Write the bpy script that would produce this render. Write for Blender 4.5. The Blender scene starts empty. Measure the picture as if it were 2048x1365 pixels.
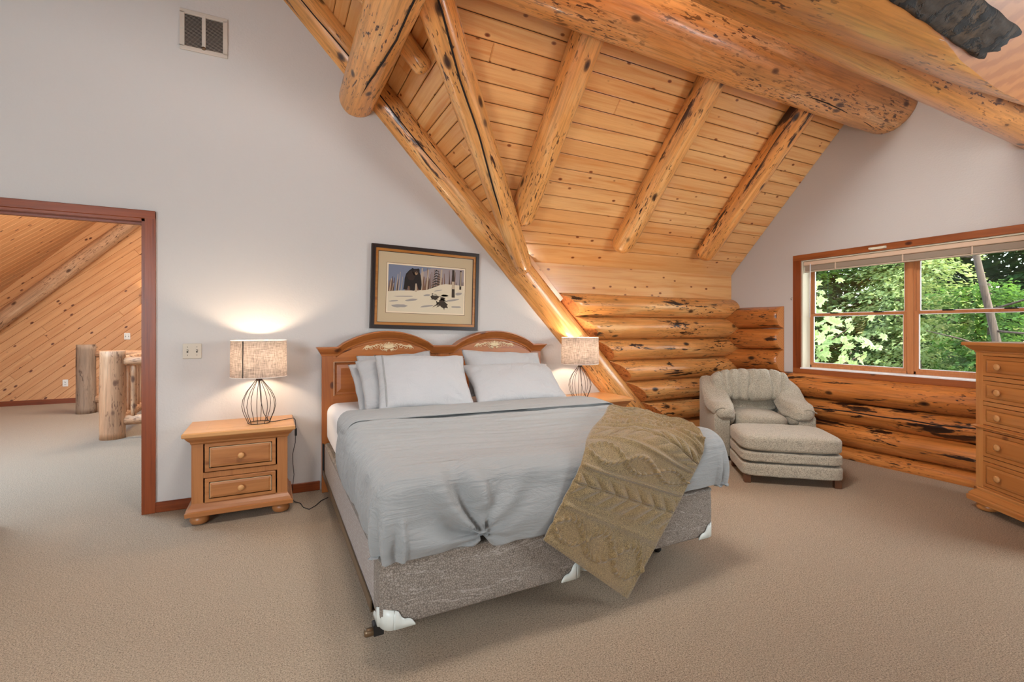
import bpy, bmesh, math, random
from mathutils import Vector, Matrix, noise
random.seed(7)
PI = math.pi
scene = bpy.context.scene
col = scene.collection
R = math.radians

# ------------------------------------------------------------------ settings
EXPO = 0.56
SKY = 1.0
SUN = 5.
SHADE_T = .28
BULB = 230
AREAS = [
 # unseen area lights added as fill for the bedroom and the hall
 ('fill_rear', (.4, -2.3, 2.2), (.6, 2.6, .2), 3.2, 2.0, 70, (.92, .97, 1.)),  # added fill from behind the camera; no window is built there
 ('fill_left', (-2.6, -.6, 1.7), (3, 2.4, 1.4), 1.6, 1.4, 120, (.84, .93, 1.)),  # added to lift the right wall; no window on this side
 ('fill_overhead', (.7, 1.75, 4.2), (.9, 1.95, 0), 1.5, 1.2, 190, (1., .98, .95)),  # soft overhead fill added without a fixture
 ('fill_right', (5.0, -.6, 1.6), (2.4, 1.2, 1.2), 1.6, 1.2, 90, (.86, .95, 1.)),  # added side fill, standing in for an imagined second window out of view
 ('fill_hall_cool', (-2.5, 5.9, 3.05), (-2.2, 5.6, 0), 1.4, 1.4, 125, (.5, .74, 1.)),  # cool fill added to brighten the hall carpet; no skylight is built
 ('fill_hall_warm', (-1.2, 8.6, 3.6), (-2.6, 9.5, 0), 1.2, 1.2, 75, (1., .92, .82)),  # warm fill added to the hall; no lamp hangs here
]
CONIFERS = [
 ('pale feathery cedar leaning behind the right window pane', 11.2, 4.6, -2.2, 7.5, 1.9, 613, 'conifer_pale', 1, .10, (-.03, .04), .35, .052, .2),
 ('dark green conifer behind the left window panes', 11.6, 7.6, -2.2, 8.0, 2.0, 742, 'conifer', 2, .13, (0, 0), .35, .052, .05),
 ('dense shaded conifer low behind the right panes', 12.4, 5.6, -2.2, 6.5, 2.0, 742, 'conifer', 3, .13, (0, 0), .3, .052, .02),
 ('dark forest conifer far behind, left of the cedar', 15.0, 9.2, -2.2, 9.5, 2.8, 494, 'conifer_dark', 4, .18, (0, 0), .3, .11, .02),
 ('dark forest conifer far behind the cedar', 15.5, 6.2, -2.2, 9.0, 2.8, 494, 'conifer_dark', 5, .18, (0, 0), .3, .11, .02),
 ('dark forest conifer far behind the dresser side', 15.0, 3.6, -2.2, 8.5, 2.6, 456, 'conifer_dark', 6, .18, (0, 0), .3, .11, .02),
 ('dark forest conifer at the far left of the window view', 15.8, 12.2, -2.2, 9.5, 2.8, 456, 'conifer_dark', 7, .18, (0, 0), .3, .11, .02),
 ('tall dark forest conifer farthest behind the cedar', 19.5, 8.4, -2.2, 12.5, 3.6, 420, 'conifer_dark', 9, .22, (0, 0), .3, .14, .05),
 ('tall dark forest conifer farthest behind, to the left', 19.5, 12.8, -2.2, 12.5, 3.6, 420, 'conifer_dark', 10, .22, (0, 0), .3, .14, .05),
 ('tall dark forest conifer farthest behind the dresser side', 19.0, 4.6, -2.2, 11.0, 3.4, 400, 'conifer_dark', 11, .22, (0, 0), .3, .14, .05),
 ('low conifer sprays under the cedar near the dresser', 10.6, 3.5, -2.2, 4.3, 1.6, 549, 'conifer', 8, .07, (0, 0), .3, .05, .05),
]

# ------------------------------------------------------------------ camera
CAM_Z = 1.33
cd = bpy.data.cameras.new('camera'); cam = bpy.data.objects.new('camera', cd); col.objects.link(cam)
cam.location = (0, 0, CAM_Z); cam.rotation_euler = (R(90), 0, -R(26.76))
cd.sensor_width = 36; cd.lens = 956/2048*36; cd.shift_y = -24.5/2048
cd.clip_start = .02; cd.clip_end = 200
scene.camera = cam
scene.view_settings.view_transform = 'Standard'; scene.view_settings.look = 'None'
scene.view_settings.gamma = 1; scene.view_settings.exposure = EXPO
scene.view_settings.use_curve_mapping = False

# ------------------------------------------------------------------ world and lights
w = bpy.data.worlds.new('world'); scene.world = w; w.use_nodes = True
nt = w.node_tree; nt.nodes.clear()
sky = nt.nodes.new('ShaderNodeTexSky'); sky.sky_type = 'NISHITA'; sky.sun_disc = False
sky.sun_elevation = R(48); sky.sun_rotation = R(120); sky.air_density = 1.0; sky.dust_density = 2.5
bg = nt.nodes.new('ShaderNodeBackground'); bg.inputs['Strength'].default_value = SKY
wo = nt.nodes.new('ShaderNodeOutputWorld')
nt.links.new(sky.outputs[0], bg.inputs[0]); nt.links.new(bg.outputs[0], wo.inputs[0])

def sun(energy, ang, rot, colr):
    l = bpy.data.lights.new('sun', 'SUN'); l.energy = energy; l.angle = R(ang); l.color = colr
    o = bpy.data.objects.new('sun', l); o.rotation_euler = rot; col.objects.link(o)
sun(SUN, 1.5, (R(27), 0, R(-18)), (1, .95, .86))

def area(name, loc, target, sx, sy, energy, colr, spread=180):
    l = bpy.data.lights.new(name, 'AREA'); l.shape = 'RECTANGLE'; l.size = sx; l.size_y = sy
    l.energy = energy; l.color = colr; l.spread = R(spread)
    o = bpy.data.objects.new(name, l); o.location = loc; col.objects.link(o)
    d = Vector(target) - Vector(loc); o.rotation_euler = d.to_track_quat('-Z', 'Y').to_euler()
    return o
for a in AREAS: area(*a)

# ------------------------------------------------------------------ materials
def lin(c):
    return tuple(((x/255)/12.92 if x/255 <= .04045 else ((x/255+.055)/1.055)**2.4) for x in c) + (1,)
class NT:
    def __init__(s, name):
        s.m = bpy.data.materials.new(name); s.m.use_nodes = True; s.t = s.m.node_tree
        s.b = s.t.nodes['Principled BSDF']
    def n(s, typ, **kw):
        nd = s.t.nodes.new(typ)
        for k, v in kw.items():
            if k.startswith('i_'):
                key = k[2:]; key = int(key) if key.isdigit() else key.replace('_', ' ')
                nd.inputs[key].default_value = v
            else: setattr(nd, k, v)
        return nd
    def l(s, a, b): s.t.links.new(a, b)
    def coord(s, scale=(1, 1, 1), rnd=True, out='Object'):
        tc = s.n('ShaderNodeTexCoord'); src = tc.outputs[out]
        if rnd:
            oi = s.n('ShaderNodeObjectInfo'); mu = s.n('ShaderNodeVectorMath', operation='SCALE'); mu.inputs[3].default_value = 37.
            cx = s.n('ShaderNodeCombineXYZ'); s.l(oi.outputs['Random'], cx.inputs[0]); s.l(oi.outputs['Random'], cx.inputs[1]); s.l(oi.outputs['Random'], cx.inputs[2])
            s.l(cx.outputs[0], mu.inputs[0]); ad = s.n('ShaderNodeVectorMath', operation='ADD')
            s.l(src, ad.inputs[0]); s.l(mu.outputs[0], ad.inputs[1]); src = ad.outputs[0]
        mp = s.n('ShaderNodeMapping'); mp.inputs['Scale'].default_value = scale
        s.l(src, mp.inputs['Vector']); return mp.outputs[0]
    def noise(s, vec, scale=5, detail=4, rough=.55, dist=0):
        nd = s.n('ShaderNodeTexNoise'); nd.inputs['Scale'].default_value = scale; nd.inputs['Detail'].default_value = detail
        nd.inputs['Roughness'].default_value = rough; nd.inputs['Distortion'].default_value = dist
        s.l(vec, nd.inputs['Vector']); return nd.outputs['Fac']
    def ramp(s, fac, stops):
        r = s.n('ShaderNodeValToRGB'); el = r.color_ramp.elements
        while len(el) < len(stops): el.new(.5)
        for e, (p, c) in zip(el, stops):
            e.position = p; e.color = c if len(c) == 4 else tuple(c)+(1,)
        s.l(fac, r.inputs[0]); return r.outputs[0]
    def mix(s, fac, a, b, typ='MIX'):
        m = s.n('ShaderNodeMix', data_type='RGBA', blend_type=typ)
        for sk, v in ((m.inputs['Factor'], fac), (m.inputs[6], a), (m.inputs[7], b)):
            if isinstance(v, (int, float, tuple)): sk.default_value = v
            else: s.l(v, sk)
        return m.outputs[2]
    def bump(s, h, strength=.3, dist=.01, prev=None):
        b = s.n('ShaderNodeBump'); b.inputs['Strength'].default_value = strength; b.inputs['Distance'].default_value = dist
        s.l(h, b.inputs['Height'])
        if prev is not None: s.l(prev, b.inputs['Normal'])
        return b.outputs[0]
    def fin(s, colr=None, rough=.5, nrm=None, **kw):
        if colr is not None:
            if isinstance(colr, tuple): s.b.inputs['Base Color'].default_value = colr
            else: s.l(colr, s.b.inputs['Base Color'])
        if isinstance(rough, (int, float)): s.b.inputs['Roughness'].default_value = rough
        else: s.l(rough, s.b.inputs['Roughness'])
        if nrm is not None: s.l(nrm, s.b.inputs['Normal'])
        for k, v in kw.items(): s.b.inputs[k.replace('_', ' ')].default_value = v
        return s.m
BW = [(0, 0, 0), (1, 1, 1)]
def wood(name, base, dark, knot, axis=0, rough=.3, knots=.16, kscale=5, grain=1., vary=.25, coat=0., bump=.15):
    """varnished board: grain along local axis, knots, board to board variation"""
    m = NT(name); sc = [1, 1, 1]
    g = [26*grain]*3; g[axis] = 1.3*grain
    f1 = m.noise(m.coord(tuple(g)), 1, 5, .6, .6)
    g2 = [90]*3; g2[axis] = 3
    f2 = m.noise(m.coord(tuple(g2)), 1, 3, .6)
    c = m.ramp(f1, [(.32, base), (.5, tuple(x*.9 for x in base[:3])), (.68, dark)])
    c = m.mix(m.ramp(f2, [(.35, (0, 0, 0)), (.7, (.35, .35, .35))]), c, dark)
    oi = m.n('ShaderNodeObjectInfo')
    c = m.mix(m.ramp(oi.outputs['Random'], [(0, (0, 0, 0)), (1, (vary*2,)*3)]), c, dark)
    ks = [kscale*1.3]*3; ks[axis] = kscale*.75
    v = m.n('ShaderNodeTexVoronoi'); v.inputs['Scale'].default_value = 1; m.l(m.coord(tuple(ks)), v.inputs['Vector'])
    kf = m.ramp(v.outputs['Distance'], [(knots*.35, (1, 1, 1)), (knots*.75, (.75, .75, .75)), (knots, (0, 0, 0))])
    c = m.mix(kf, c, knot)
    nb = m.bump(f2, bump, .002)
    return m.fin(c, rough, nb, Coat_Weight=coat, Coat_Roughness=.12)
def logwood(name, base, pale, dark, patch=.62, rough=.32, coat=.3, fleck=.62, vst=0):
    """peeled log, axis = local Z: pale and amber streaks, knots, dark bark remnants"""
    m = NT(name)
    f = m.noise(m.coord((5, 5, .9)), 1, 4, .6, .8)
    c = m.ramp(f, [(.3, pale), (.48, base), (.7, tuple(x*.72 for x in base[:3]))])
    g = m.noise(m.coord((55, 55, 2.0)), 1, 5, .65, .4)
    c = m.mix(m.ramp(g, [(.45, (0, 0, 0)), (.72, (.75, .75, .75))]), c, tuple(x*.42 for x in base[:3])+(1,))
    fl = m.noise(m.coord((60, 60, 13)), 1, 2, .6, .2)
    fm = m.noise(m.coord((4, 4, 1.6)), 1, 2, .5)
    flm = m.mix(1.0, m.ramp(fl, [(fleck-.03, (0, 0, 0)), (fleck+.01, (1, 1, 1))]), m.ramp(fm, [(.42, (0, 0, 0)), (.6, (1, 1, 1))]), 'MULTIPLY')
    c = m.mix(flm, c, dark)
    p1 = m.noise(m.coord((8, 8, 1.5)), 1, 5, .68, .5)
    patch -= .035; pf = m.ramp(p1, [(patch, (0, 0, 0)), (patch+.04, (1, 1, 1))])
    c = m.mix(pf, c, dark)
    v = m.n('ShaderNodeTexVoronoi'); v.inputs['Scale'].default_value = 1; m.l(m.coord((6, 6, 3.2)), v.inputs['Vector'])
    kf = m.ramp(v.outputs['Distance'], [(.07, (1, 1, 1)), (.13, (.7, .7, .7)), (.16, (.15, .15, .15)), (.2, (0, 0, 0))])
    c = m.mix(kf, c, tuple(x*.8 for x in dark[:3])+(1,))
    nb = m.bump(f, .5, .012); nb = m.bump(pf, .5, .006, nb); nb = m.bump(g, .25, .003, nb)
    return m.fin(c, rough, nb, Coat_Weight=coat, Coat_Roughness=.15)
def fabric(name, colr, scale=700, bump=.4, dark=.8, dist=.002, rough=.9, sheen=.2):
    m = NT(name); v = m.coord((1, 1, 1), False)
    f = m.noise(v, scale, 2, .6); f2 = m.noise(v, 9, 3, .6)
    c = m.ramp(f, [(.35, tuple(x*dark for x in colr[:3])), (.6, colr)])
    c = m.mix(m.ramp(f2, [(.35, (0, 0, 0)), (.7, (.15, .15, .15))]), c, tuple(x*.75 for x in colr[:3])+(1,))
    return m.fin(c, rough, m.bump(f, bump, dist, m.bump(m.noise(v, 26, 4, .6), .35, .015)), Sheen_Weight=sheen)
def plain(name, colr, rough=.5, **kw):
    return NT(name).fin(colr, rough, None, **kw)
M = {}
m = NT('drywall'); v = m.coord((1, 1, 1), False)
f = m.noise(v, 70, 3, .5)
M['drywall'] = m.fin(lin((200, 196, 192)), .75, m.bump(m.ramp(f, [(.45, (0, 0, 0)), (.6, (1, 1, 1))]), .12, .003))
M['plank'] = wood('ceiling_pine', lin((240, 186, 122)), lin((212, 142, 78)), lin((120, 58, 26)), 0, .24, .13, 7, grain=.7, coat=.5)
M['hall_plank'] = wood('hall_pine', lin((226, 170, 118)), lin((198, 134, 84)), lin((92, 40, 18)), 0, .4, .15, 6)
M['groove'] = plain('groove_dark', lin((70, 34, 14)), .9)
M['log'] = logwood('amber_log', lin((232, 164, 92)), lin((244, 196, 134)), lin((66, 32, 14)), .66)
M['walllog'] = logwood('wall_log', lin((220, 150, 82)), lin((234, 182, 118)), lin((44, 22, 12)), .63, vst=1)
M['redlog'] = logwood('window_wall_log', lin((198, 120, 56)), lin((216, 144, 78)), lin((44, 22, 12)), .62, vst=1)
M['greylog'] = logwood('hall_log', lin((196, 150, 112)), lin((214, 176, 140)), lin((100, 66, 44)), .68, .6, 0)
M['groove_black'] = plain('crack_dark', lin((30, 18, 12)), .9)
M['cutlog'] = logwood('sawn_log_face', lin((208, 128, 66)), lin((220, 148, 84)), lin((130, 60, 26)), .78, .5, 0)
M['cut'] = NT('sawn_end')
v = M['cut'].coord((1, 1, 1), True)
wv = M['cut'].n('ShaderNodeTexWave', wave_type='RINGS', rings_direction='Z'); wv.inputs['Scale'].default_value = 14; wv.inputs['Distortion'].default_value = 3; wv.inputs['Detail'].default_value = 2
M['cut'].l(v, wv.inputs['Vector'])
M['cut'] = M['cut'].fin(M['cut'].ramp(wv.outputs['Fac'], [(.2, lin((204, 132, 70))), (.8, lin((194, 120, 60)))]), .45)
M['trim'] = wood('red_trim', lin((148, 70, 24)), lin((108, 44, 12)), lin((70, 28, 12)), 2, .35, .1, 4)
M['trimx'] = wood('red_trim_x', lin((148, 70, 24)), lin((108, 44, 12)), lin((70, 28, 12)), 0, .35, .1, 4)
M['trimy'] = wood('red_trim_y', lin((168, 94, 46)), lin((130, 66, 28)), lin((70, 28, 12)), 1, .35, .1, 4)
M['trimz'] = wood('sash_trim', lin((204, 138, 88)), lin((176, 108, 62)), lin((84, 38, 18)), 2, .35, .1, 4)
fp = (lin((186, 124, 72)), lin((150, 92, 50)), lin((88, 44, 22)))
M['furn'] = wood('furniture_pine', *fp, 0, .35, .14, 4)
M['furnz'] = wood('furniture_pine_upright', *fp, 2, .35, .10, 4)
M['furntop'] = wood('furniture_pine_top', lin((214, 160, 104)), lin((190, 132, 78)), lin((110, 60, 30)), 0, .28, .1, 3)
hp = (lin((182, 110, 52)), lin((144, 78, 34)), lin((74, 34, 18)))
M['head'] = wood('headboard_pine', *hp, 0, .35, .15, 4)
M['headz'] = wood('headboard_pine_upright', *hp, 2, .35, .12, 4)
M['dress'] = wood('dresser_pine', lin((206, 142, 80)), lin((180, 114, 58)), lin((100, 48, 22)), 0, .3, .12, 3.5, vary=.35)
M['dressz'] = wood('dresser_pine_upright', lin((208, 146, 84)), lin((182, 116, 62)), lin((100, 48, 22)), 2, .3, .1, 3.5)
M['knob'] = plain('knob_wood', lin((206, 150, 94)), .35)
M['carving'] = plain('carving_cream', lin((226, 204, 164)), .7)
M['whitewash'] = plain('whitewash_rub', lin((206, 178, 140)), .7)
# carpet
m = NT('carpet'); v = m.coord((1, 1, 1), False)
f1 = m.noise(v, 165, 4, .75, .3); f2 = m.noise(v, 1.7, 3, .6); f3 = m.noise(v, 420, 2, .6); f4 = m.noise(v, 26, 3, .6, 1.)
c = m.ramp(f1, [(.34, lin((108, 78, 54))), (.48, lin((222, 190, 154))), (.63, lin((252, 232, 204)))])
c = m.mix(m.ramp(f2, [(.35, (0, 0, 0)), (.65, (.3, .3, .3))]), c, lin((216, 190, 160)))
c = m.mix(m.ramp(f3, [(.35, (.4, .4, .4)), (.5, (0, 0, 0))]), c, lin((150, 120, 96)))
nb = m.bump(f4, .6, .03); nb = m.bump(f1, 1., .03, nb); nb = m.bump(f3, .6, .006, nb)
M['carpet'] = m.fin(c, .95, nb, Sheen_Weight=.1)
m = NT('sheet'); v = m.coord((1, 1, 1), False)
f1 = m.noise(m.coord((2.2, 15, 15), False), 1, 5, .6, 1.2); f2 = m.noise(v, 1500, 2, .6)
nb = m.bump(f1, .5, .03); nb = m.bump(f2, .12, .001, nb)
M['sheet'] = m.fin(lin((140, 140, 138)), .85, nb, Sheen_Weight=.15)
m = NT('pillowcase'); v = m.coord((1, 1, 1), True)
f1 = m.noise(v, 5, 5, .6, 2.2)
M['pillow'] = m.fin(lin((166, 165, 165)), .85, m.bump(f1, .45, .03), Sheen_Weight=.15)
M['mattress'] = plain('fitted_sheet', lin((232, 230, 230)), .85)
# box spring ticking
m = NT('ticking'); v = m.coord((1, 1, 1), False)
vo = m.n('ShaderNodeTexVoronoi', feature='DISTANCE_TO_EDGE'); vo.inputs['Scale'].default_value = 105; m.l(v, vo.inputs['Vector'])
f2 = m.noise(v, 300, 3, .6); f3 = m.noise(m.coord((2.5, 2.5, 14), False), 1, 4, .6, .6)
c = m.ramp(vo.outputs['Distance'], [(.02, lin((98, 88, 78))), (.16, lin((150, 138, 126)))])
c = m.mix(m.ramp(f2, [(.4, (.5, .5, .5)), (.6, (0, 0, 0))]), c, lin((100, 88, 78)))
c = m.mix(m.ramp(f3, [(.49, (0, 0, 0)), (.5, (.4, .4, .4)), (.51, (0, 0, 0))]), c, lin((196, 186, 176)))
M['ticking'] = m.fin(c, .85, m.bump(vo.outputs['Distance'], .5, .004))
m = NT('side_ticking'); v = m.coord((1, 1, 1), False)
ck = m.n('ShaderNodeTexVoronoi', feature='F1'); ck.inputs['Scale'].default_value = 75; ck.inputs['Randomness'].default_value = .1; m.l(v, ck.inputs['Vector'])
c = m.ramp(ck.outputs['Distance'], [(.2, lin((218, 214, 210))), (.55, lin((142, 130, 122)))])
M['ticking_side'] = m.fin(c, .85, m.bump(ck.outputs['Distance'], .4, .003))
m = NT('throw_knit'); v = m.coord((1, 1, 1), False)
f = m.noise(v, 260, 2, .7); f2 = m.noise(v, 4, 3, .6)
c = m.ramp(f, [(.38, lin((90, 72, 44))), (.62, lin((152, 128, 86)))])
c = m.mix(m.ramp(f2, [(.4, (0, 0, 0)), (.65, (.3, .3, .3))]), c, lin((140, 106, 66)))
M['throw'] = m.fin(c, .95, m.bump(f, .7, .004), Sheen_Weight=.3)
M['chair'] = fabric('chair_chenille', lin((190, 180, 160)), 150, .9, .5, .006)
M['plastic'] = plain('corner_guard_plastic', lin((206, 208, 200)), .35)
M['rail'] = plain('bronze_rail', lin((112, 90, 66)), .35, Metallic=.6)
M['black'] = plain('black_rubber', lin((22, 20, 20)), .5)
M['wire'] = plain('bronze_wire', lin((62, 50, 44)), .35, Metallic=.8)
M['cord'] = plain('black_cord', lin((26, 22, 22)), .5)
M['frame_black'] = plain('frame_black', lin((34, 20, 14)), .35, Coat_Weight=.15)
M['frame_gold'] = wood('frame_gold', lin((206, 142, 62)), lin((150, 88, 34)), lin((90, 50, 20)), 0, .3, .02)
M['mat'] = plain('mat_board', lin((186, 166, 134)), .9)
M['mat_line'] = plain('mat_line', lin((86, 62, 40)), .9)
M['paper'] = plain('print_border', lin((222, 204, 176)), .9)
M['glass'] = None
m = NT('window_glass'); t = m.t; t.nodes.remove(m.b)
gl = m.n('ShaderNodeBsdfGlossy'); gl.inputs['Roughness'].default_value = .02
tr = m.n('ShaderNodeBsdfTransparent'); tr.inputs['Color'].default_value = (.94, .97, .95, 1)
fr = m.n('ShaderNodeFresnel'); fr.inputs['IOR'].default_value = 1.45; mx = m.n('ShaderNodeMixShader')
m.l(fr.outputs[0], mx.inputs[0]); m.l(tr.outputs[0], mx.inputs[1]); m.l(gl.outputs[0], mx.inputs[2])
m.l(mx.outputs[0], t.nodes['Material Output'].inputs[0]); M['glass'] = m.m
# picture glass: clear and faintly reflective over the print
m = NT('lamp_shade_linen'); t = m.t; t.nodes.remove(m.b)
f = m.noise(m.coord((260, 260, 20), False), 1, 2, .6); g = m.noise(m.coord((20, 20, 330), False), 1, 2, .6)
c = m.mix(.5, m.ramp(f, [(.35, lin((84, 76, 72))), (.65, lin((160, 148, 140)))]), m.ramp(g, [(.35, lin((84, 76, 72))), (.65, lin((160, 148, 140)))]))
df = m.n('ShaderNodeBsdfDiffuse'); ts = m.n('ShaderNodeBsdfTranslucent'); mx = m.n('ShaderNodeMixShader'); mx.inputs[0].default_value = SHADE_T
m.l(c, df.inputs[0]); m.l(c, ts.inputs[0]); m.l(df.outputs[0], mx.inputs[1]); m.l(ts.outputs[0], mx.inputs[2])
m.l(mx.outputs[0], t.nodes['Material Output'].inputs[0]); M['shade'] = m.m
M['shade_lining'] = plain('shade_lining', lin((240, 236, 230)), .7)
M['bulb'] = plain('bulb', (1, 1, 1, 1), .5, Emission_Color=lin((255, 226, 194)), Emission_Strength=BULB)
M['sconce_glow'] = plain('sconce_glass', (1, 1, 1, 1), .5, Emission_Color=lin((255, 230, 190)), Emission_Strength=25)
M['vent'] = plain('vent_enamel', lin((196, 186, 174)), .45)
M['vent_dark'] = plain('vent_duct', lin((24, 20, 18)), .9)
M['plate'] = plain('almond_plate', lin((206, 196, 178)), .4)
M['white_plate'] = plain('white_plate', lin((232, 228, 220)), .4)
M['slot'] = plain('slot_dark', lin((70, 62, 54)), .6)
M['jamb'] = plain('pale_jamb', lin((222, 214, 190)), .6)
M['sill'] = plain('white_vinyl', lin((238, 240, 242)), .4)
M['blind'] = plain('blind_tan', lin((214, 186, 160)), .5)
M['blind_slat'] = plain('blind_slats', lin((196, 178, 158)), .5)
M['leg'] = wood('chair_leg', lin((110, 70, 44)), lin((84, 50, 30)), lin((50, 26, 14)), 2, .4)
def leafmat(name, c, tcol):
    m = NT(name); t = m.t; t.nodes.remove(m.b)
    oi = m.n('ShaderNodeObjectInfo')
    f = m.noise(m.coord((1, 1, 1), False), 2.5, 3, .6)
    cc = m.ramp(f, [(.35, tuple(x*.45 for x in c[:3])), (.65, c)])
    df = m.n('ShaderNodeBsdfDiffuse'); ts = m.n('ShaderNodeBsdfTranslucent'); mx = m.n('ShaderNodeMixShader'); mx.inputs[0].default_value = .4
    m.l(cc, df.inputs[0]); ts.inputs[0].default_value = tcol; m.l(df.outputs[0], mx.inputs[1]); m.l(ts.outputs[0], mx.inputs[2])
    m.l(mx.outputs[0], t.nodes['Material Output'].inputs[0]); return m.m
M['maple'] = leafmat('maple_leaf', lin((190, 212, 150)), lin((190, 220, 120)))
M['conifer'] = leafmat('conifer_needles', lin((96, 130, 66)), lin((110, 150, 60)))
M['conifer_pale'] = leafmat('cedar_pale', lin((184, 200, 136)), lin((190, 204, 120)))
M['conifer_dark'] = leafmat('conifer_dark', lin((52, 82, 42)), lin((70, 100, 46)))
M['bark'] = wood('tree_bark', lin((116, 96, 78)), lin((66, 52, 42)), lin((40, 30, 24)), 2, .9, .05)
M['soil'] = plain('forest_floor', lin((62, 56, 34)), 1.)
M['hidden_backing'] = plain('hidden_skin', lin((120, 100, 80)), .9)

# ------------------------------------------------------------------ mesh helpers
class MB:
    def __init__(s): s.v = []; s.f = []; s.mi = []; s.sm = []
    def add(s, vs, fs, mi=0, smooth=False):
        b = len(s.v); s.v += [tuple(x) for x in vs]
        for f in fs: s.f.append(tuple(b+i for i in f)); s.mi.append(mi); s.sm.append(smooth)
        return s
    def box(s, x0, x1, y0, y1, z0, z1, mi=0, bev=0):
        if bev:
            b = bev; L = []
            for (z, q) in ((z0, b), (z0+b, 0), (z1-b, 0), (z1, b)): L.append([(x0+q, y0+q, z), (x1-q, y0+q, z), (x1-q, y1-q, z), (x0+q, y1-q, z)])
            return s.loft(L, mi)
        vs = [(x, y, z) for z in (z0, z1) for y in (y0, y1) for x in (x0, x1)]
        return s.add(vs, [(0, 2, 3, 1), (4, 5, 7, 6), (0, 1, 5, 4), (2, 6, 7, 3), (0, 4, 6, 2), (1, 3, 7, 5)], mi)
    def loft(s, rings, mi=0, smooth=False, cap=True, close=True):
        n = len(rings[0]); vs = [p for r in rings for p in r]; fs = []
        for i in range(len(rings)-1):
            for j in range(n if close else n-1):
                k = (j+1) % n; fs.append((i*n+j, i*n+k, (i+1)*n+k, (i+1)*n+j))
        s.add(vs, fs, mi, smooth)
        if cap:
            s.add(rings[0], [tuple(reversed(range(n)))], mi); s.add(rings[-1], [tuple(range(n))], mi)
        return s
    def tube(s, pts, r, seg=8, mi=0, cap=True):
        pts = [Vector(p) for p in pts]; rr = r if isinstance(r, (list, tuple)) else [r]*len(pts)
        rings = []; up = None
        for i, p in enumerate(pts):
            t = (pts[min(i+1, len(pts)-1)] - pts[max(i-1, 0)]).normalized()
            if up is None: up = t.orthogonal().normalized()
            a = (up - t*up.dot(t))
            if a.length < 1e-5: a = t.orthogonal()
            a.normalize(); up = a; b = t.cross(a)
            rings.append([p + (a*math.cos(q*2*PI/seg)+b*math.sin(q*2*PI/seg))*rr[i] for q in range(seg)])
        return s.loft(rings, mi, True, cap)
    def lathe(s, prof, c=(0, 0, 0), seg=24, mi=0, axis='z', cap=True):
        rings = []
        for (r, h) in prof:
            ring = []
            for q in range(seg):
                a = q*2*PI/seg; x, y = r*math.cos(a), r*math.sin(a)
                ring.append((c[0]+x, c[1]+y, c[2]+h) if axis == 'z' else ((c[0]+x, c[1]-h, c[2]+y) if axis == '-y' else (c[0]+h, c[1]+x, c[2]+y)))
            rings.append(ring)
        return s.loft(rings, mi, True, cap)
    def rectloft(s, x0, x1, y0, y1, prof, mi=0):
        """stack of rectangles grown outwards by prof = [(out, z)...]: mouldings"""
        return s.loft([[(x0-o, y0-o, z), (x1+o, y0-o, z), (x1+o, y1+o, z), (x0-o, y1+o, z)] for o, z in prof], mi)
    def grid(s, P, mi=0, smooth=True, flip=False):
        n = len(P); k = len(P[0]); vs = [p for r in P for p in r]; fs = []
        for i in range(n-1):
            for j in range(k-1):
                f = (i*k+j, i*k+j+1, (i+1)*k+j+1, (i+1)*k+j); fs.append(f[::-1] if flip else f)
        return s.add(vs, fs, mi, smooth)
    def mesh(s, name):
        me = bpy.data.meshes.new(name); me.from_pydata(s.v, [], s.f); me.update()
        for p, a, b in zip(me.polygons, s.mi, s.sm): p.material_index = a; p.use_smooth = b
        return me
    def build(s, name, mat, parent=None, fix=True, **kw):
        me = s.mesh(name); return link(name, me, mat, parent, fix, **kw)
def link(name, me, mat, parent=None, fix=True, **kw):
    mats = mat if isinstance(mat, (list, tuple)) else [mat]
    for mm in mats: me.materials.append(M[mm] if isinstance(mm, str) else mm)
    if fix:
        bm = bmesh.new(); bm.from_mesh(me); bmesh.ops.remove_doubles(bm, verts=bm.verts, dist=1e-6)
        bmesh.ops.recalc_face_normals(bm, faces=bm.faces); bm.to_mesh(me); bm.free()
    o = bpy.data.objects.new(name, me); col.objects.link(o)
    if parent is not None: o.parent = parent
    tag(o, **kw); return o
def tag(o, label=None, cat=None, group=None, kind=None):
    if label: o['label'] = label
    if cat: o['category'] = cat
    if group: o['group'] = group
    if kind: o['kind'] = kind
    return o
def thing(name, label, cat, loc=(0, 0, 0), rz=0, group=None):
    o = bpy.data.objects.new(name, None); col.objects.link(o); o.location = loc; o.rotation_euler = (0, 0, rz)
    o.empty_display_size = .1
    return tag(o, label, cat, group)
def copy_tree(o, parent=None):
    c = o.copy(); col.objects.link(c); c.parent = parent
    for ch in list(o.children): copy_tree(ch, c)
    return c
def nz(x, y=0, z=0): return noise.noise(Vector((x, y, z)))
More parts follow.
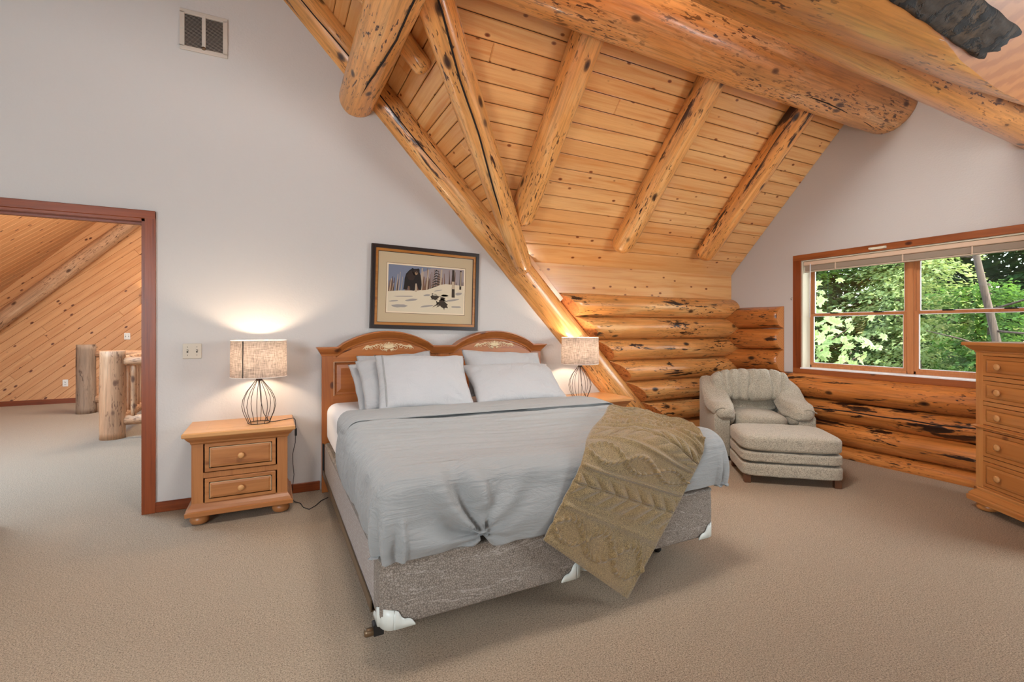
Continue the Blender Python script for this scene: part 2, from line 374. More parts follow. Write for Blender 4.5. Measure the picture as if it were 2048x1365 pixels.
def make_log(name, p0, p1, r0, r1, mat='log', parent=None, seg=28, rough=.05, ends=(0, 0), ry=1., cuts=(), step=.07, cutmat='cut', bow=.0, **kw):
    """peeled log from p0 to p1, local Z along the axis; ends = rounding length at each end; cuts = world planes (point, normal to clear)"""
    p0 = Vector(p0); p1 = Vector(p1); L = (p1-p0).length; d = (p1-p0).normalized()
    zc = d; yc = Vector((0, 0, 1)) if abs(d.z) < .99 else Vector((0, 1, 0))
    xc = yc.cross(zc).normalized(); yc = zc.cross(xc)
    mw = Matrix((( xc.x, yc.x, zc.x, p0.x), (xc.y, yc.y, zc.y, p0.y), (xc.z, yc.z, zc.z, p0.z), (0, 0, 0, 1)))
    sd = random.uniform(0, 100); n = max(4, int(L/step)); zs = [L*i/n for i in range(n+1)]
    for e, sg in ((ends[0], 0), (ends[1], 1)):
        if e: zs += [(e*q if sg == 0 else L-e*q) for q in (.03, .12, .28, .5, .75)]
    zs = sorted(set(zs)); rings = []
    for z in zs:
        t = z/L; r = r0+(r1-r0)*t; q = 1.
        if ends[0] and z < ends[0]: q = math.sqrt(max(0, 1-(1-z/ends[0])**2))*.85+.15
        if ends[1] and z > L-ends[1]: q = math.sqrt(max(0, 1-(1-(L-z)/ends[1])**2))*.85+.15
        bx = bow*nz(z*.7, sd)*1.5; by = bow*nz(z*.7, sd+9)*1.5
        ring = []
        for k in range(seg):
            a = k*2*PI/seg; ca, sa = math.cos(a), math.sin(a)
            rr = r*(1+rough*(nz(ca*1.4+sd, sa*1.4, z*1.3)+.6*nz(ca*3+sd, sa*3, z*3.2)))*q
            ring.append((ca*rr*ry+bx, sa*rr+by, z))
        rings.append(ring)
    mb = MB(); mb.loft(rings, 0, True)
    mb.mi[-1] = mb.mi[-2] = 1
    me = mb.mesh(name)
    bm = bmesh.new(); bm.from_mesh(me); bmesh.ops.remove_doubles(bm, verts=bm.verts, dist=1e-6)
    inv = mw.inverted()
    for (pp, nn) in cuts:
        g = bm.verts[:]+bm.edges[:]+bm.faces[:]
        lp = inv @ Vector(pp); ln = (inv.to_3x3() @ Vector(nn)).normalized()
        res = bmesh.ops.bisect_plane(bm, geom=g, plane_co=lp, plane_no=ln, clear_outer=True)
        ed = [e for e in res['geom_cut'] if isinstance(e, bmesh.types.BMEdge)]
        ff = bmesh.ops.holes_fill(bm, edges=ed)['faces']
        for f in ff: f.material_index = 1; f.smooth = False
    bmesh.ops.recalc_face_normals(bm, faces=bm.faces); bm.to_mesh(me); bm.free()
    o = link(name, me, [mat, cutmat], parent, False, **kw); o.matrix_local = mw
    return o
def clip(poly, hp):
    """convex polygon in (u,v) clipped by half planes a*u+b*v<=c"""
    for a, b, c in hp:
        out = []
        for i in range(len(poly)):
            p, q = poly[i], poly[(i+1) % len(poly)]; dp = a*p[0]+b*p[1]-c; dq = a*q[0]+b*q[1]-c
            if dp <= 0: out.append(p)
            if dp*dq < 0: t = dp/(dp-dq); out.append((p[0]+(q[0]-p[0])*t, p[1]+(q[1]-p[1])*t))
        poly = out
        if len(poly) < 3: return []
    return poly
def board(name, O, U, V, u0, u1, v0, v1, hp, mat, parent, th=.018, bev=.004, kind=None, lift=0.):
    """one plank in the plane O+u*U+v*V, thickness along N=UxV, edges eased"""
    U = Vector(U).normalized(); V = Vector(V).normalized(); N = U.cross(V)
    a = clip([(u0, v0), (u1, v0), (u1, v1), (u0, v1)], hp)
    if len(a) < 3: return None
    hp2 = [(h[0], h[1], h[2]-bev*math.hypot(h[0], h[1])) for h in hp]
    b = clip([(u0+bev, v0+bev), (u1-bev, v0+bev), (u1-bev, v1-bev), (u0+bev, v1-bev)], hp2)
    cu = sum(p[0] for p in a)/len(a); cv = sum(p[1] for p in a)/len(a)
    rings = [[(p[0]-cu, p[1]-cv, lift) for p in a], [(p[0]-cu, p[1]-cv, lift+th-bev) for p in a]]
    if len(b) == len(a): rings.append([(p[0]-cu, p[1]-cv, lift+th) for p in b])
    mb = MB().loft(rings)
    C0 = Vector(O)+U*cu+V*cv
    mw = Matrix(((U.x, V.x, N.x, C0.x), (U.y, V.y, N.y, C0.y), (U.z, V.z, N.z, C0.z), (0, 0, 0, 1)))
    o = mb.build(name, mat, parent); o.matrix_local = mw
    return o

# ------------------------------------------------------------------ setting: shell
WY = 4.25; WX = 5.30; S = 1.055; H0 = 2.01; CAP = 5.44
zm = lambda y: H0+S*(WY-y)          # roof slope above the log wall
zc_ = lambda x: H0+S*(2.28-x)       # slope of the cross gable above the bed wall
fl = MB().box(-5.2, 5.62, -2.75, 11.4, -.12, 0).build('floor', 'carpet', kind='structure')
def prism_y(mb, poly, y0, y1, mi=0):
    mb.loft([[(x, y0, z) for x, z in poly], [(x, y1, z) for x, z in poly]], mi)
def prism_x(mb, poly, x0, x1, mi=0):
    mb.loft([[(x0, y, z) for y, z in poly], [(x1, y, z) for y, z in poly]], mi)
mb = MB()
xcap = 2.28-(CAP-H0)/S
prism_y(mb, [(-2.9, 0), (-1.75, 0), (-1.75, CAP), (-2.9, CAP)], WY, WY+.12)
prism_y(mb, [(-1.75, 2.12), (-.805, 2.12), (-.805, CAP-.15), (xcap, CAP), (-1.75, CAP)], WY, WY+.12)
prism_y(mb, [(-.805, 0), (3.9, 0), (3.9, .3), (2.28, H0), (-.805, CAP-.15)], WY, WY+.12)
prism_y(mb, [(2.2, 0), (5.6, 0), (5.6, 2.1), (2.2, 2.1)], WY+.16, WY+.28, 1)  # hidden slab added behind the logs to block light
wall_back = mb.build('wall_back', ['drywall', 'hidden_backing'], kind='structure')
board('frieze_board', (0, WY, 0), (1, 0, 0), (0, 0, 1), 2.2, WX+.02, 1.66, 2.02, [(-1, -1/S, -(2.28+H0/S)+.02)], 'plank', wall_back, .02)
mb = MB(); top = lambda y: zm(y) if y > 1 else CAP-S*(1-y)
prism_x(mb, [(3.317, .82), (4.4, .82), (4.4, zm(4.4)), (3.317, zm(3.317))], WX, WX+.20)
prism_x(mb, [(1.40, .80), (3.317, .80), (3.317, .885), (1.40, .885)], WX, WX+.20)
prism_x(mb, [(1.40, 2.09), (3.317, 2.09), (3.317, zm(3.317)), (1.40, zm(1.40))], WX, WX+.20)
prism_x(mb, [(-2.75, .82), (1.40, .82), (1.40, zm(1.4)), (1, CAP), (-2.75, top(-2.75))], WX, WX+.20)
prism_x(mb, [(-2.75, 0), (4.5, 0), (4.5, .84), (-2.75, .84)], WX+.20, WX+.28, 1)
wall_right = mb.build('wall_right', ['drywall', 'hidden_backing'], kind='structure')
MB().box(-2.9, -2.8, -2.75, WY, 0, CAP).build('wall_left', 'drywall', kind='structure')
MB().box(-2.9, WX+.1, -2.85, -2.75, 0, 2.2).build('wall_front', 'drywall', kind='structure')
# ceilings
mb = MB()
def slab(mb, pts, n, t=.08, mi=0):
    n = Vector(n).normalized(); mb.loft([[Vector(p) for p in pts], [Vector(p)+n*t for p in pts]], mi)
slab(mb, [(2.28, WY, H0), (5.5, WY, H0), (5.5, 1, CAP), (xcap, 1, CAP)], (0, S, 1))
slab(mb, [(2.28, WY, H0), (xcap, WY, CAP), (xcap, 1, CAP)], (S, 0, 1))
slab(mb, [(2.28, WY, H0), (2.28, WY+.3, H0), (xcap, WY+.3, CAP), (xcap, WY, CAP)], (S, 0, 1), .08)
slab(mb, [(-2.9, 1, CAP), (xcap, 1, CAP), (xcap, WY+.12, CAP), (-2.9, WY+.12, CAP)], (0, 0, 1))
slab(mb, [(-2.9, -2.85, CAP-S*3.85), (5.5, -2.85, CAP-S*3.85), (5.5, 1, CAP), (-2.9, 1, CAP)], (0, -S, 1))
ceiling = mb.build('ceiling', 'groove', kind='structure')
q = math.hypot(1, S); W = .0905*q
def rows(O, U, V, vmax, W, hp, u0, u1, ulist):
    v = 0; i = 0
    while v < vmax:
        wd = W*1.7 if i == 0 else W
        cutu = sorted(u0+random.uniform(.15, .85)*(u1-u0) for _ in range(ulist))
        if ulist and (i < 3 or random.random() < .62): cutu = []
        ee = [u0]+cutu+[u1]
        for a, b in zip(ee, ee[1:]):
            board('plank', O, U, V, a+.0008, b-.0008, v+.0028, v+wd-.0028, hp, 'plank', ceiling, .018, .0065)
        v += wd; i += 1
nm = Vector((0, -S, -1)).normalized(); ncr = Vector((-S, 0, -1)).normalized()
rows(Vector((0, WY, H0))-nm*.002, (1, 0, 0), (0, -1, S), 4.0, W, [(-1, -1/q, -2.28)], .5, WX+.0, 1)
rows(Vector((2.28, WY, H0))-ncr*.002, (0, -1, 0), (-1, 0, S), 3.6, W*.97, [(1, -1/q, 0)], 0, 2.4, 1)
# hall shell behind the bed wall
mb = MB()
mb.box(-5.2, 1.2, 11.24, 11.36, 0, 4.4)
wall_hall = mb.build('wall_far', 'groove', kind='structure')
MB().box(-5.2, -5.1, WY+.12, 11.3, 0, 3).build('wall_left', 'drywall', kind='structure')
MB().box(.9, 1.0, WY+.12, 11.3, 0, 4.4).build('wall_right', 'drywall', kind='structure')
mb = MB(); hz = lambda x: 1.98+1.04*(x+4.108)
slab(mb, [(-5.2, WY+.12, hz(-5.2)), (-1.8, WY+.12, hz(-1.8)), (-1.8, 11.3, hz(-1.8)), (-5.2, 11.3, hz(-5.2))], (-1.04, 0, 1))
slab(mb, [(-1.8, WY+.12, hz(-1.8)), (1.0, WY+.12, hz(-1.8)), (1.0, 11.3, hz(-1.8)), (-1.8, 11.3, hz(-1.8))], (0, 0, 1))
hceil = mb.build('ceiling', 'hall_plank', kind='structure')
U = Vector((1, 0, .87)).normalized(); V = Vector((-.87, 0, 1)).normalized(); O = Vector((-3, 11.24, 1.2))
zl = lambda a, b, z0, c: (a*U.z, 0, 0)
hp = [(-U.z, -V.z, O.z), (U.x, V.x, -.6-O.x), (-U.x, -V.x, 4.9+O.x), (U.z-1.04*U.x, V.z-1.04*V.x, hz(O.x)-O.z), (U.z, V.z, 4.2-O.z)]
v = -3.2
while v < 3:
    c1 = random.uniform(-1.8, 2.2)
    for a, b in ((-5, c1), (c1, 5)):
        board('plank', O, U, V, a+.001, b-.001, v+.001, v+.119, hp, 'hall_plank', wall_hall, .016, .004)
    v += .12
N = Vector((1.04, 0, -1)).normalized(); Vs = Vector((1, 0, 1.04)).normalized()
U = (Vs+Vector((0, .42, 0))).normalized(); V = N.cross(U); O = Vector((-3.6, 9.6, hz(-3.6)))
hp = [(U.y, V.y, 11.22-O.y), (-U.y, -V.y, O.y-7.8), (U.x, V.x, -1.82-O.x), (-U.x, -V.x, 5.1+O.x)]
v = -3
while v < 3:
    board('plank', O, U, V, -4, 4, v+.001, v+.149, hp, 'hall_plank', hceil, .014, .004); v += .15
# the sloping log that carries the hall ceiling
hr = make_log('hall_rafter', (-5.0, 11.08, .51), (-1.55, 11.08, 4.07), .128, .115, 'greylog', None, label='long pale log slanting across the hall plank wall beyond the door', cat='rafter', rough=.06, step=.1)
MB().box(-5.1, .9, 11.19, 11.223, 0, .085).build('baseboard_far', 'trimx', kind='structure')
# baseboard and door of the bedroom wall
MB().box(-.743, .36, WY-.018, WY, 0, .075, bev=.004).build('baseboard_back', 'trimx', kind='structure')
mb = MB()
mb.box(-.805, -.743, WY-.022, WY, 0, 2.177, bev=.004)
door = mb.build('door_1', 'trim', kind='structure')
MB().box(-1.812, -.743, WY-.0225, WY, 2.118, 2.178, bev=.004).build('head_casing', 'trimx', door)
MB().box(-1.812, -1.75, WY-.022, WY, 0, 2.12, bev=.004).build('side_casing', 'trim', door)
MB().box(-.825, -.805, WY-.015, WY+.135, 0, 2.12).build('jamb', 'trim', door)
MB().box(-1.77, -1.748, WY-.015, WY+.135, 0, 2.12).build('jamb', 'trim', door)
MB().box(-1.75, -.805, WY-.015, WY+.135, 2.10, 2.12).build('head_jamb', 'trimx', door)
MB().box(-1.75, -.825, WY+.05, WY+.09, 2.085, 2.10).build('door_stop', 'trimx', door)
MB().box(-.838, -.825, WY+.05, WY+.09, 0, 2.085).build('door_stop', 'trim', door)
MB().box(-1.80, -1.640, WY+.16, WY+.20, .01, 2.11, bev=.003).build('door_leaf_edge', 'white_plate', door)

# ------------------------------------------------------------------ log walls
cutp = []
# logs of the back wall stop against the diagonal rafter with a sloping saw cut facing left and forward
dl = Vector((1, 0, -S)).normalized(); inp = Vector((-S, 0, -1)).normalized()
cn = (inp*.88+Vector((0, -1, 0))*.47).normalized()
cp = Vector((2.83, WY-.16, zc_(2.83)+.15))
tops = [1.705, 1.46, 1.215, .975, .735, .49, .24]
for i, zt in enumerate(tops):
    zb = (tops+[0])[i+1] if i < 6 else 0
    rz_ = (zt-zb)/2; x0 = 2.28+(H0-zt)/S+.05
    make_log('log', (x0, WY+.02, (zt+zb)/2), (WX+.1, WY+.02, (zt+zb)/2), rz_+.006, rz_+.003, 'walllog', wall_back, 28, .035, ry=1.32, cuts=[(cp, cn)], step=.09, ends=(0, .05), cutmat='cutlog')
zs_ = [(1.59, 1.335), (1.335, 1.085), (1.085, .825)]
for a, b in zs_:
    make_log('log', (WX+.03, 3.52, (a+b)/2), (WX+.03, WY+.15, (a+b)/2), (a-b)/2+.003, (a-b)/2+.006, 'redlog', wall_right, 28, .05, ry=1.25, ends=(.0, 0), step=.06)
for a, b in [(.83, .575), (.575, .36), (.36, .125), (.125, -.05)]:
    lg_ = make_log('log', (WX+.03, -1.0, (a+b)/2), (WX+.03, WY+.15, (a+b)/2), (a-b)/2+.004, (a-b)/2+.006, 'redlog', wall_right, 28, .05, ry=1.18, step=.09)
    if a == .575: lg_mid = lg_
sp = [(3.25, .49), (2.99, .494), (2.73, .504), (2.5, .498), (2.35, .499), (2.3, .507), (2.05, .497), (1.79, .512), (1.3, .50), (.9, .505)]
ck = MB().tube([(5.142+.003*math.sin(i*2.1), y, z) for i, (y, z) in enumerate(sp)], .006, 6).build('crack', 'groove_black', lg_mid)
ck.matrix_parent_inverse = lg_mid.matrix_basis.inverted()
MB().box(WX+.0, WX+.04, 3.40, 3.53, .80, .835).build('trim_1', 'drywall', kind='structure')

# ------------------------------------------------------------------ roof logs
M['purlin_log'] = logwood('fleck_purlin_log', lin((228, 164, 98)), lin((240, 196, 146)), lin((88, 48, 26)), .72, fleck=.59)
def crack(parent, pts, r=.006):
    """drying crack: thin dark seam that follows the log surface (pts in log space: angle, z, radius)"""
    P = [(math.cos(a)*rr, math.sin(a)*rr, z) for a, z, rr in pts]
    return MB().tube(P, [r*.3]+[r]*(len(P)-2)+[r*.3], 6).build('crack', 'groove_black', parent)
def beam(label, p0, p1, r0, r1, cat='rafter', group=None, name='log_rafter', **kw):
    return make_log(name, p0, p1, r0, r1, kw.pop('mat', 'log'), None, label=label, cat=cat, group=group, **kw)
# gable rafter on the bed wall, ends low behind the right nightstand
off = Vector((S, 0, 1)).normalized()
ax = lambda x: Vector((x, WY+.03, 3.971-S*(x-.093)))+off*.135
dr = beam('long diagonal peeled log running down the white bed wall to the floor', ax(-.9), ax(3.95), .145, .16, rough=.03, bow=.01, cuts=[((0, 0, .005), (0, 0, -1))], name='gable_rafter')
board('edge_board', (2.28, WY-.03, H0), (-1, 0, S), (0, -1, 0), -.55, 3.4, -.02, .055, [], 'plank', dr, .05)
for ch in dr.children: ch.matrix_parent_inverse = dr.matrix_basis.inverted()
# valley rafter
va = lambda t, dz: Vector((2.28-t-.05, 4.25-t-.12, H0+S*t-dz))
vr = beam('peeled valley log meeting the diagonal wall log at a rounded tip', va(0, .115), va(2.2, .115), .088, .135, rough=.06, ends=(.12, 0), bow=.02, step=.05, name='valley_rafter')
# purlin of the cross gable
pl = beam('thick amber log purlin with a black crack poking from the white wall', (.655, WY+.03, 3.29), (.655, .9, 3.29), .150, .168, cat='purlin', name='log_purlin', rough=.05, step=.05, bow=.01)
# common rafters under the slope above the log wall
def rafter(x, r, label, y0=4.06, bow=.012):
    n = Vector((0, -S, -1)).normalized(); u = Vector((0, -1, S)).normalized()
    a = Vector((x, y0, zm(y0)))+n*.085; b = a+u*((y0-1.9)*q)
    return beam(label, a, b, r, r*1.1, rough=.06, ends=(.1, 0), bow=bow, step=.06, cutmat='log')
r1 = rafter(2.02, .115, 'slope log rafter nearest the valley log, its foot tucked against it', 3.93)
r2 = rafter(3.28, .115, 'pale log rafter in the middle of the sloped plank ceiling')
r3 = rafter(4.50, .115, 'log rafter with dark bark streaks nearest the gable wall')
M['log_dark'] = logwood('barky_rafter_log', lin((228, 154, 82)), lin((240, 182, 116)), lin((54, 26, 16)), .57)
r3.data.materials[0] = M['log_dark']
jk = beam('short log stub wedged between the thick purlin and the valley log', (1.02, 3.42, 3.22), (.45, 3.42, 3.82), .07, .085, ends=(.05, 0), name='jack_rafter')
# large purlin into the window wall
p2 = beam('large horizontal log purlin ending in the window wall above its rafters', (-.4, 2.49, 3.50), (WX+.05, 2.49, 3.46), .235, .245, cat='purlin', name='log_purlin', rough=.035, step=.08, bow=.012, mat='purlin_log')
M['cut_dark'] = M['cut'].copy(); M['cut_dark'].name = 'sawn_facet'
for e, c in zip([n for n in M['cut_dark'].node_tree.nodes if n.type == 'VALTORGB'][0].color_ramp.elements, (lin((176, 112, 58)), lin((160, 96, 46)))): e.color = c
# the pair of big logs overhead at the right
M['ridge_log'] = logwood('ridge_log_wood', lin((222, 150, 80)), lin((232, 178, 112)), lin((84, 40, 18)), .70)
b1 = beam('long overhead log crossing the upper right corner below the massive ridge log', (-.2, 1.45, 2.985), (WX+.1, 1.45, 2.885), .17, .17, cat='beam', name='log_beam', rough=.03, step=.08, mat='ridge_log', bow=.01)
b2 = beam('massive log beam nearest the camera in the top right corner with bark patch', (-.2, 1.0, 2.68), (WX+.1, 1.0, 3.02), .35, .31, cat='beam', name='ridge_log', rough=.02, step=.08, mat='ridge_log', bow=.0,
          cuts=[(Vector((2.1, 1.0, 2.82))+Vector((.0, -.60, -.80))*.33, Vector((.15, -.60, -.80)).normalized())], cutmat='cut_dark')
def on_log(p0, p1, r0, r1, t, ang, k=1.):
    """world point on a log's surface; ang is measured about the axis from the side facing down"""
    p0 = Vector(p0); p1 = Vector(p1); d = (p1-p0).normalized(); c = p0.lerp(p1, t)
    u = Vector((0, 0, -1)); u = (u-d*u.dot(d)).normalized(); v = d.cross(u)
    return c+(u*math.cos(ang)+v*math.sin(ang))*(r0+(r1-r0)*t)*k
def seam(par, p0, p1, r0, r1, pts, r=.007):
    P = []
    for i in range((len(pts)-1)*8+1):
        s = i/8; a = min(int(s), len(pts)-2); f = s-a; t = pts[a][0]+(pts[a+1][0]-pts[a][0])*f; g = pts[a][1]+(pts[a+1][1]-pts[a][1])*f
        P.append(on_log(p0, p1, r0, r1, t, g+.03*nz(t*23, 4), 1.0))
    n = len(P); o = MB().tube(P, [max(.15, min(1, 6*min(i, n-1-i)/n))*r for i in range(n)], 6).build('crack', 'groove_black', par)
    o.matrix_parent_inverse = par.matrix_basis.inverted(); return o
seam(vr, va(0, .115), va(2.2, .115), .088, .135, [(.1, -.2), (.25, .0), (.4, .35), (.5, .3), (.6, .55), (.75, .6), (.9, .7)], .007)
seam(pl, (.655, WY+.03, 3.29), (.655, .9, 3.29), .150, .168, [(.13, -.2), (.22, -.05), (.3, .15), (.38, .3), (.5, .3), (.8, .35)], .007)
seam(dr, ax(-.9), ax(3.95), .145, .16, [(.05, -1.0), (.2, -1.1), (.3, -1.25), (.42, -1.2), (.52, -1.35), (.6, -1.3)], .005)
seam(p2, (-.4, 2.49, 3.50), (WX+.05, 2.49, 3.46), .235, .245, [(.75, -.3), (.8, -.35), (.9, -.2), (.97, .0)], .005)
# bark left on the nearest log
G = []; c0 = Vector((-.2, 1.0, 2.68)); c1 = Vector((WX+.1, 1.0, 3.02))
for i in range(41):
    row = []
    for j in range(17):
        u = -1+2*i/40; v = -1+2*j/16; e = (1-abs(u)**3)*(1-abs(v)**2.6)
        uu = u*(1+.12*nz(v*3, 1)); vv = v*(1+.18*nz(u*3, 9))
        x = 2.32+.50*uu; t = (x+.2)/(WX+.3); ang = math.radians(-24-.0*u+13*vv+6*u)
        k = 1+.055*min(1, max(0, e*3))*(1+.45*nz(u*7, v*5, 3)+.25*nz(u*20, v*12, 5))-.015
        row.append(on_log(c0, c1, .35, .31, t, ang, k))
    G.append(row)
M['bark_patch'] = logwood('bark_remnant', lin((62, 46, 30)), lin((86, 64, 40)), lin((22, 16, 12)), .55, .85, 0)
mb = MB(); mb.grid(G, 0, True); o = mb.build('bark_patch', 'bark_patch', b2); o.matrix_parent_inverse = b2.matrix_basis.inverted()


# ------------------------------------------------------------------ window, blind
win = MB().box(WX-.02, WX, 3.317, 3.403, .825, 2.155, bev=.004).build('window_1', 'trim', kind='structure')
MB().box(WX-.021, WX, 1.30, 3.403, 2.091, 2.155, bev=.004).build('head_casing', 'trimy', win)
MB().box(WX-.021, WX, 1.30, 3.403, .825, .893, bev=.004).build('sill_casing', 'trimy', win)
MB().box(WX-.02, WX, 1.30, 1.40, .825, 2.155, bev=.004).build('side_casing', 'trim', win)
MB().box(WX-.026, WX+.20, 1.40, 3.317, .885, .899, bev=.003).build('sill', 'sill', win)
MB().box(WX-.0, WX+.20, 3.302, 3.318, .893, 2.09).build('jamb', 'jamb', win)
MB().box(WX-.0, WX+.20, 1.399, 1.414, .893, 2.09).build('jamb', 'jamb', win)
MB().box(WX-.0, WX+.20, 1.40, 3.31, 2.078, 2.092).build('head_jamb', 'jamb', win)
MB().box(WX+.12, WX+.19, 2.326, 2.374, .899, 2.08, bev=.004).build('mullion', 'trimz', win)
for (a, b) in ((2.374, 3.302), (1.414, 2.326)):
    f = MB(); x0, x1 = WX+.135, WX+.185
    f.box(x0, x1, a, a+.012, .899, 2.08); f.box(x0, x1, b-.012, b, .899, 2.08)
    f.box(x0, x1, a, b, .899, .925); f.box(x0, x1, a, b, 2.055, 2.08)
    fr = f.build('window_frame', 'trimz', win)
    for (z0, z1, dx) in ((.925, 1.495, 0.), (1.475, 2.055, .022)):
        s_ = MB(); xa, xb = WX+.132+dx, WX+.154+dx; t_ = .024
        s_.box(xa, xb, a+.012, a+.012+t_, z0, z1, bev=.003); s_.box(xa, xb, b-.012-t_, b-.012, z0, z1, bev=.003)
        s_.box(xa, xb, a+.034, b-.034, z0, z0+t_, bev=.003); s_.box(xa, xb, a+.034, b-.034, z1-t_, z1, bev=.003)
        sh = s_.build('sash', 'trimz', win)
        g = MB().box((xa+xb)/2-.002, (xa+xb)/2+.002, a+.034, b-.034, z0+t_-.004, z1-t_+.004).build('pane', 'glass', sh)
        g2 = MB(); t2 = .006
        for (ya, yb, za, zb) in ((a+.036, a+.036+t2, z0+t_, z1-t_), (b-.036-t2, b-.036, z0+t_, z1-t_), (a+.036, b-.036, z0+t_, z0+t_+t2), (a+.036, b-.036, z1-t_-t2, z1-t_)):
            g2.box((xa+xb)/2-.006, (xa+xb)/2+.004, ya, yb, za, zb)
        g2.build('glazing_bead', 'sill', sh)
        if dx == 0:
            for yy in (a+(b-a)*.27, a+(b-a)*.72):
                MB().box(xa-.006, xa+.02, yy-.04, yy+.04, z1, z1+.012, bev=.003).box(xa-.014, xa, yy-.012, yy+.012, z1+.004, z1+.014).build('sash_lock', 'black', sh)
bl = thing('window_blind', 'raised tan mini blind gathered under the window head', 'blind', (WX+.03, 2.36, 2.075))
MB().box(-.025, .025, -.94, .935, -.045, 0, bev=.006).build('head_rail', 'blind', bl)
for k in range(14):
    z = -.052-k*.0038
    MB().box(-.024, .022, -.93, .925, z-.0012, z+.0008).build('slat', 'blind_slat', bl)
MB().box(-.024, .024, -.935, .93, -.118, -.106, bev=.003).build('bottom_rail', 'blind_slat', bl)
MB().tube([(-.03, .86, -.03), (-.03, .862, -.3), (-.028, .865, -.62)], .0045, 6).build('tilt_wand', 'sill', bl)
for yy in (.6, .0, -.5):
    MB().box(-.028, -.025, yy-.005, yy+.005, -.115, -.045).build('ladder_tape', 'blind', bl)
br = MB().box(0, .012, -.07, .07, -.012, .012, bev=.003)
br.box(-.02, .004, -.07, -.05, -.008, .008); br.box(-.02, .004, .05, .07, -.008, .008)
hk = MB().tube([(0, 0, 0), (-.02, 0, 0), (-.028, 0, -.006), (-.03, 0, -.016), (-.024, 0, -.024), (-.016, 0, -.02)], .002, 6).build('wall_hook', 'rail', label='tiny metal hook on the white wall just left of the window casing', cat='hook'); hk.location = (WX, 3.42, 1.682)
b_ = br.build('curtain_bracket', 'jamb', label='small pale bracket fixed to the top window casing', cat='bracket'); b_.location = (WX-.033, 2.55, 2.118)

# ------------------------------------------------------------------ wall fittings
vt = thing('wall_vent', 'beige louvred return air vent high on the bed wall', 'vent', (-.448, WY, 3.545))
f = MB(); y0, y1 = -.016, 0
f.box(-.151, .151, y0, y1, .118, .151, bev=.004); f.box(-.151, .151, y0, y1, -.151, -.118, bev=.004)
f.box(-.151, -.122, y0, y1, -.13, .13, bev=.004); f.box(.122, .151, y0, y1, -.13, .13, bev=.004)
f.box(-.013, .011, y0-.002, y1, -.13, .13, bev=.003)
f.build('frame', 'vent', vt); MB().box(-.13, .13, -.003, -.001, -.13, .13).build('duct_opening', 'vent_dark', vt)
f = MB()
for sx in ((-.122, -.013), (.011, .122)):
    for k in range(25):
        z = -.114+k*.0093
        f.add([(sx[0], -.013, z), (sx[1], -.013, z), (sx[1], -.004, z+.0065), (sx[0], -.004, z+.0065), (sx[0], -.013, z+.0012), (sx[1], -.013, z+.0012), (sx[1], -.004, z+.0077), (sx[0], -.004, z+.0077)],
              [(0, 1, 2, 3), (4, 7, 6, 5), (0, 4, 5, 1), (3, 2, 6, 7)])
f.build('louvres', 'vent', vt, kind='stuff')
MB().lathe([(.012, .016), (.014, .02), (.012, .026), (.004, .028)], (-.001, 0, -.118), 12, axis='-y').build('damper_knob', 'rail', vt)
for sx in (-.138, .138): MB().lathe([(.005, .016), (.004, .019), (.001, .020)], (sx, 0, 0), 8, axis='-y').build('screw', 'plastic', vt)
def plate(name, label, cat, loc, wd, ht, mat, kind):
    t = thing(name, label, cat, loc)
    MB().box(-wd/2, wd/2, -.007, 0, -ht/2, ht/2, bev=.003).build('cover_plate', mat, t)
    if kind == 'switch':
        for sx in (-wd/4, wd/4):
            MB().box(sx-.005, sx+.005, -.0085, -.006, -.012, .012).build('toggle_slot', 'slot', t)
            MB().box(sx-.0035, sx+.0035, -.018, -.007, .0, .009, bev=.001).build('toggle', mat, t)
            for sz in (-.03, .03): MB().lathe([(.0035, .006), (.002, .0085)], (sx, 0, sz), 8, axis='-y').build('screw', 'slot', t)
    else:
        for sz in (-.022, .022):
            MB().lathe([(.017, .006), (.016, .009), (.001, .009)], (0, 0, sz), 12, axis='-y').build('socket', mat, t)
            for sx in (-.006, .006): MB().box(sx-.0012, sx+.0012, -.0095, -.0085, sz-.005, sz+.005).build('slot', 'slot', t)
    return t
plate('light_switch', 'almond double light switch plate between door and lamp', 'switch', (-.523, WY, 1.164), .117, .112, 'plate', 'switch')
plate('wall_outlet', 'white outlet low on the hall plank wall left of the posts', 'outlet', (-3.28, 11.224, .36), .075, .125, 'white_plate', 'outlet')
plate('wall_switch', 'white wall plate above the railing on the hall planks', 'switch', (-2.40, 11.224, 1.19), .09, .125, 'white_plate', 'switch')
sc = thing('wall_sconce', 'small lit sconce on the hall planks beside the door frame', 'sconce', (-2.10, 11.22, 1.95))
MB().box(-.06, .06, -.02, 0, -.14, .14, bev=.004).build('back_plate', 'rail', sc)
MB().box(-.05, .05, -.10, -.02, -.12, .12, bev=.01).build('glass_shade', 'sconce_glow', sc)
MB().box(-.055, -.048, -.105, -.0, -.13, .13).box(.048, .055, -.105, 0, -.13, .13).build('cage', 'rail', sc)

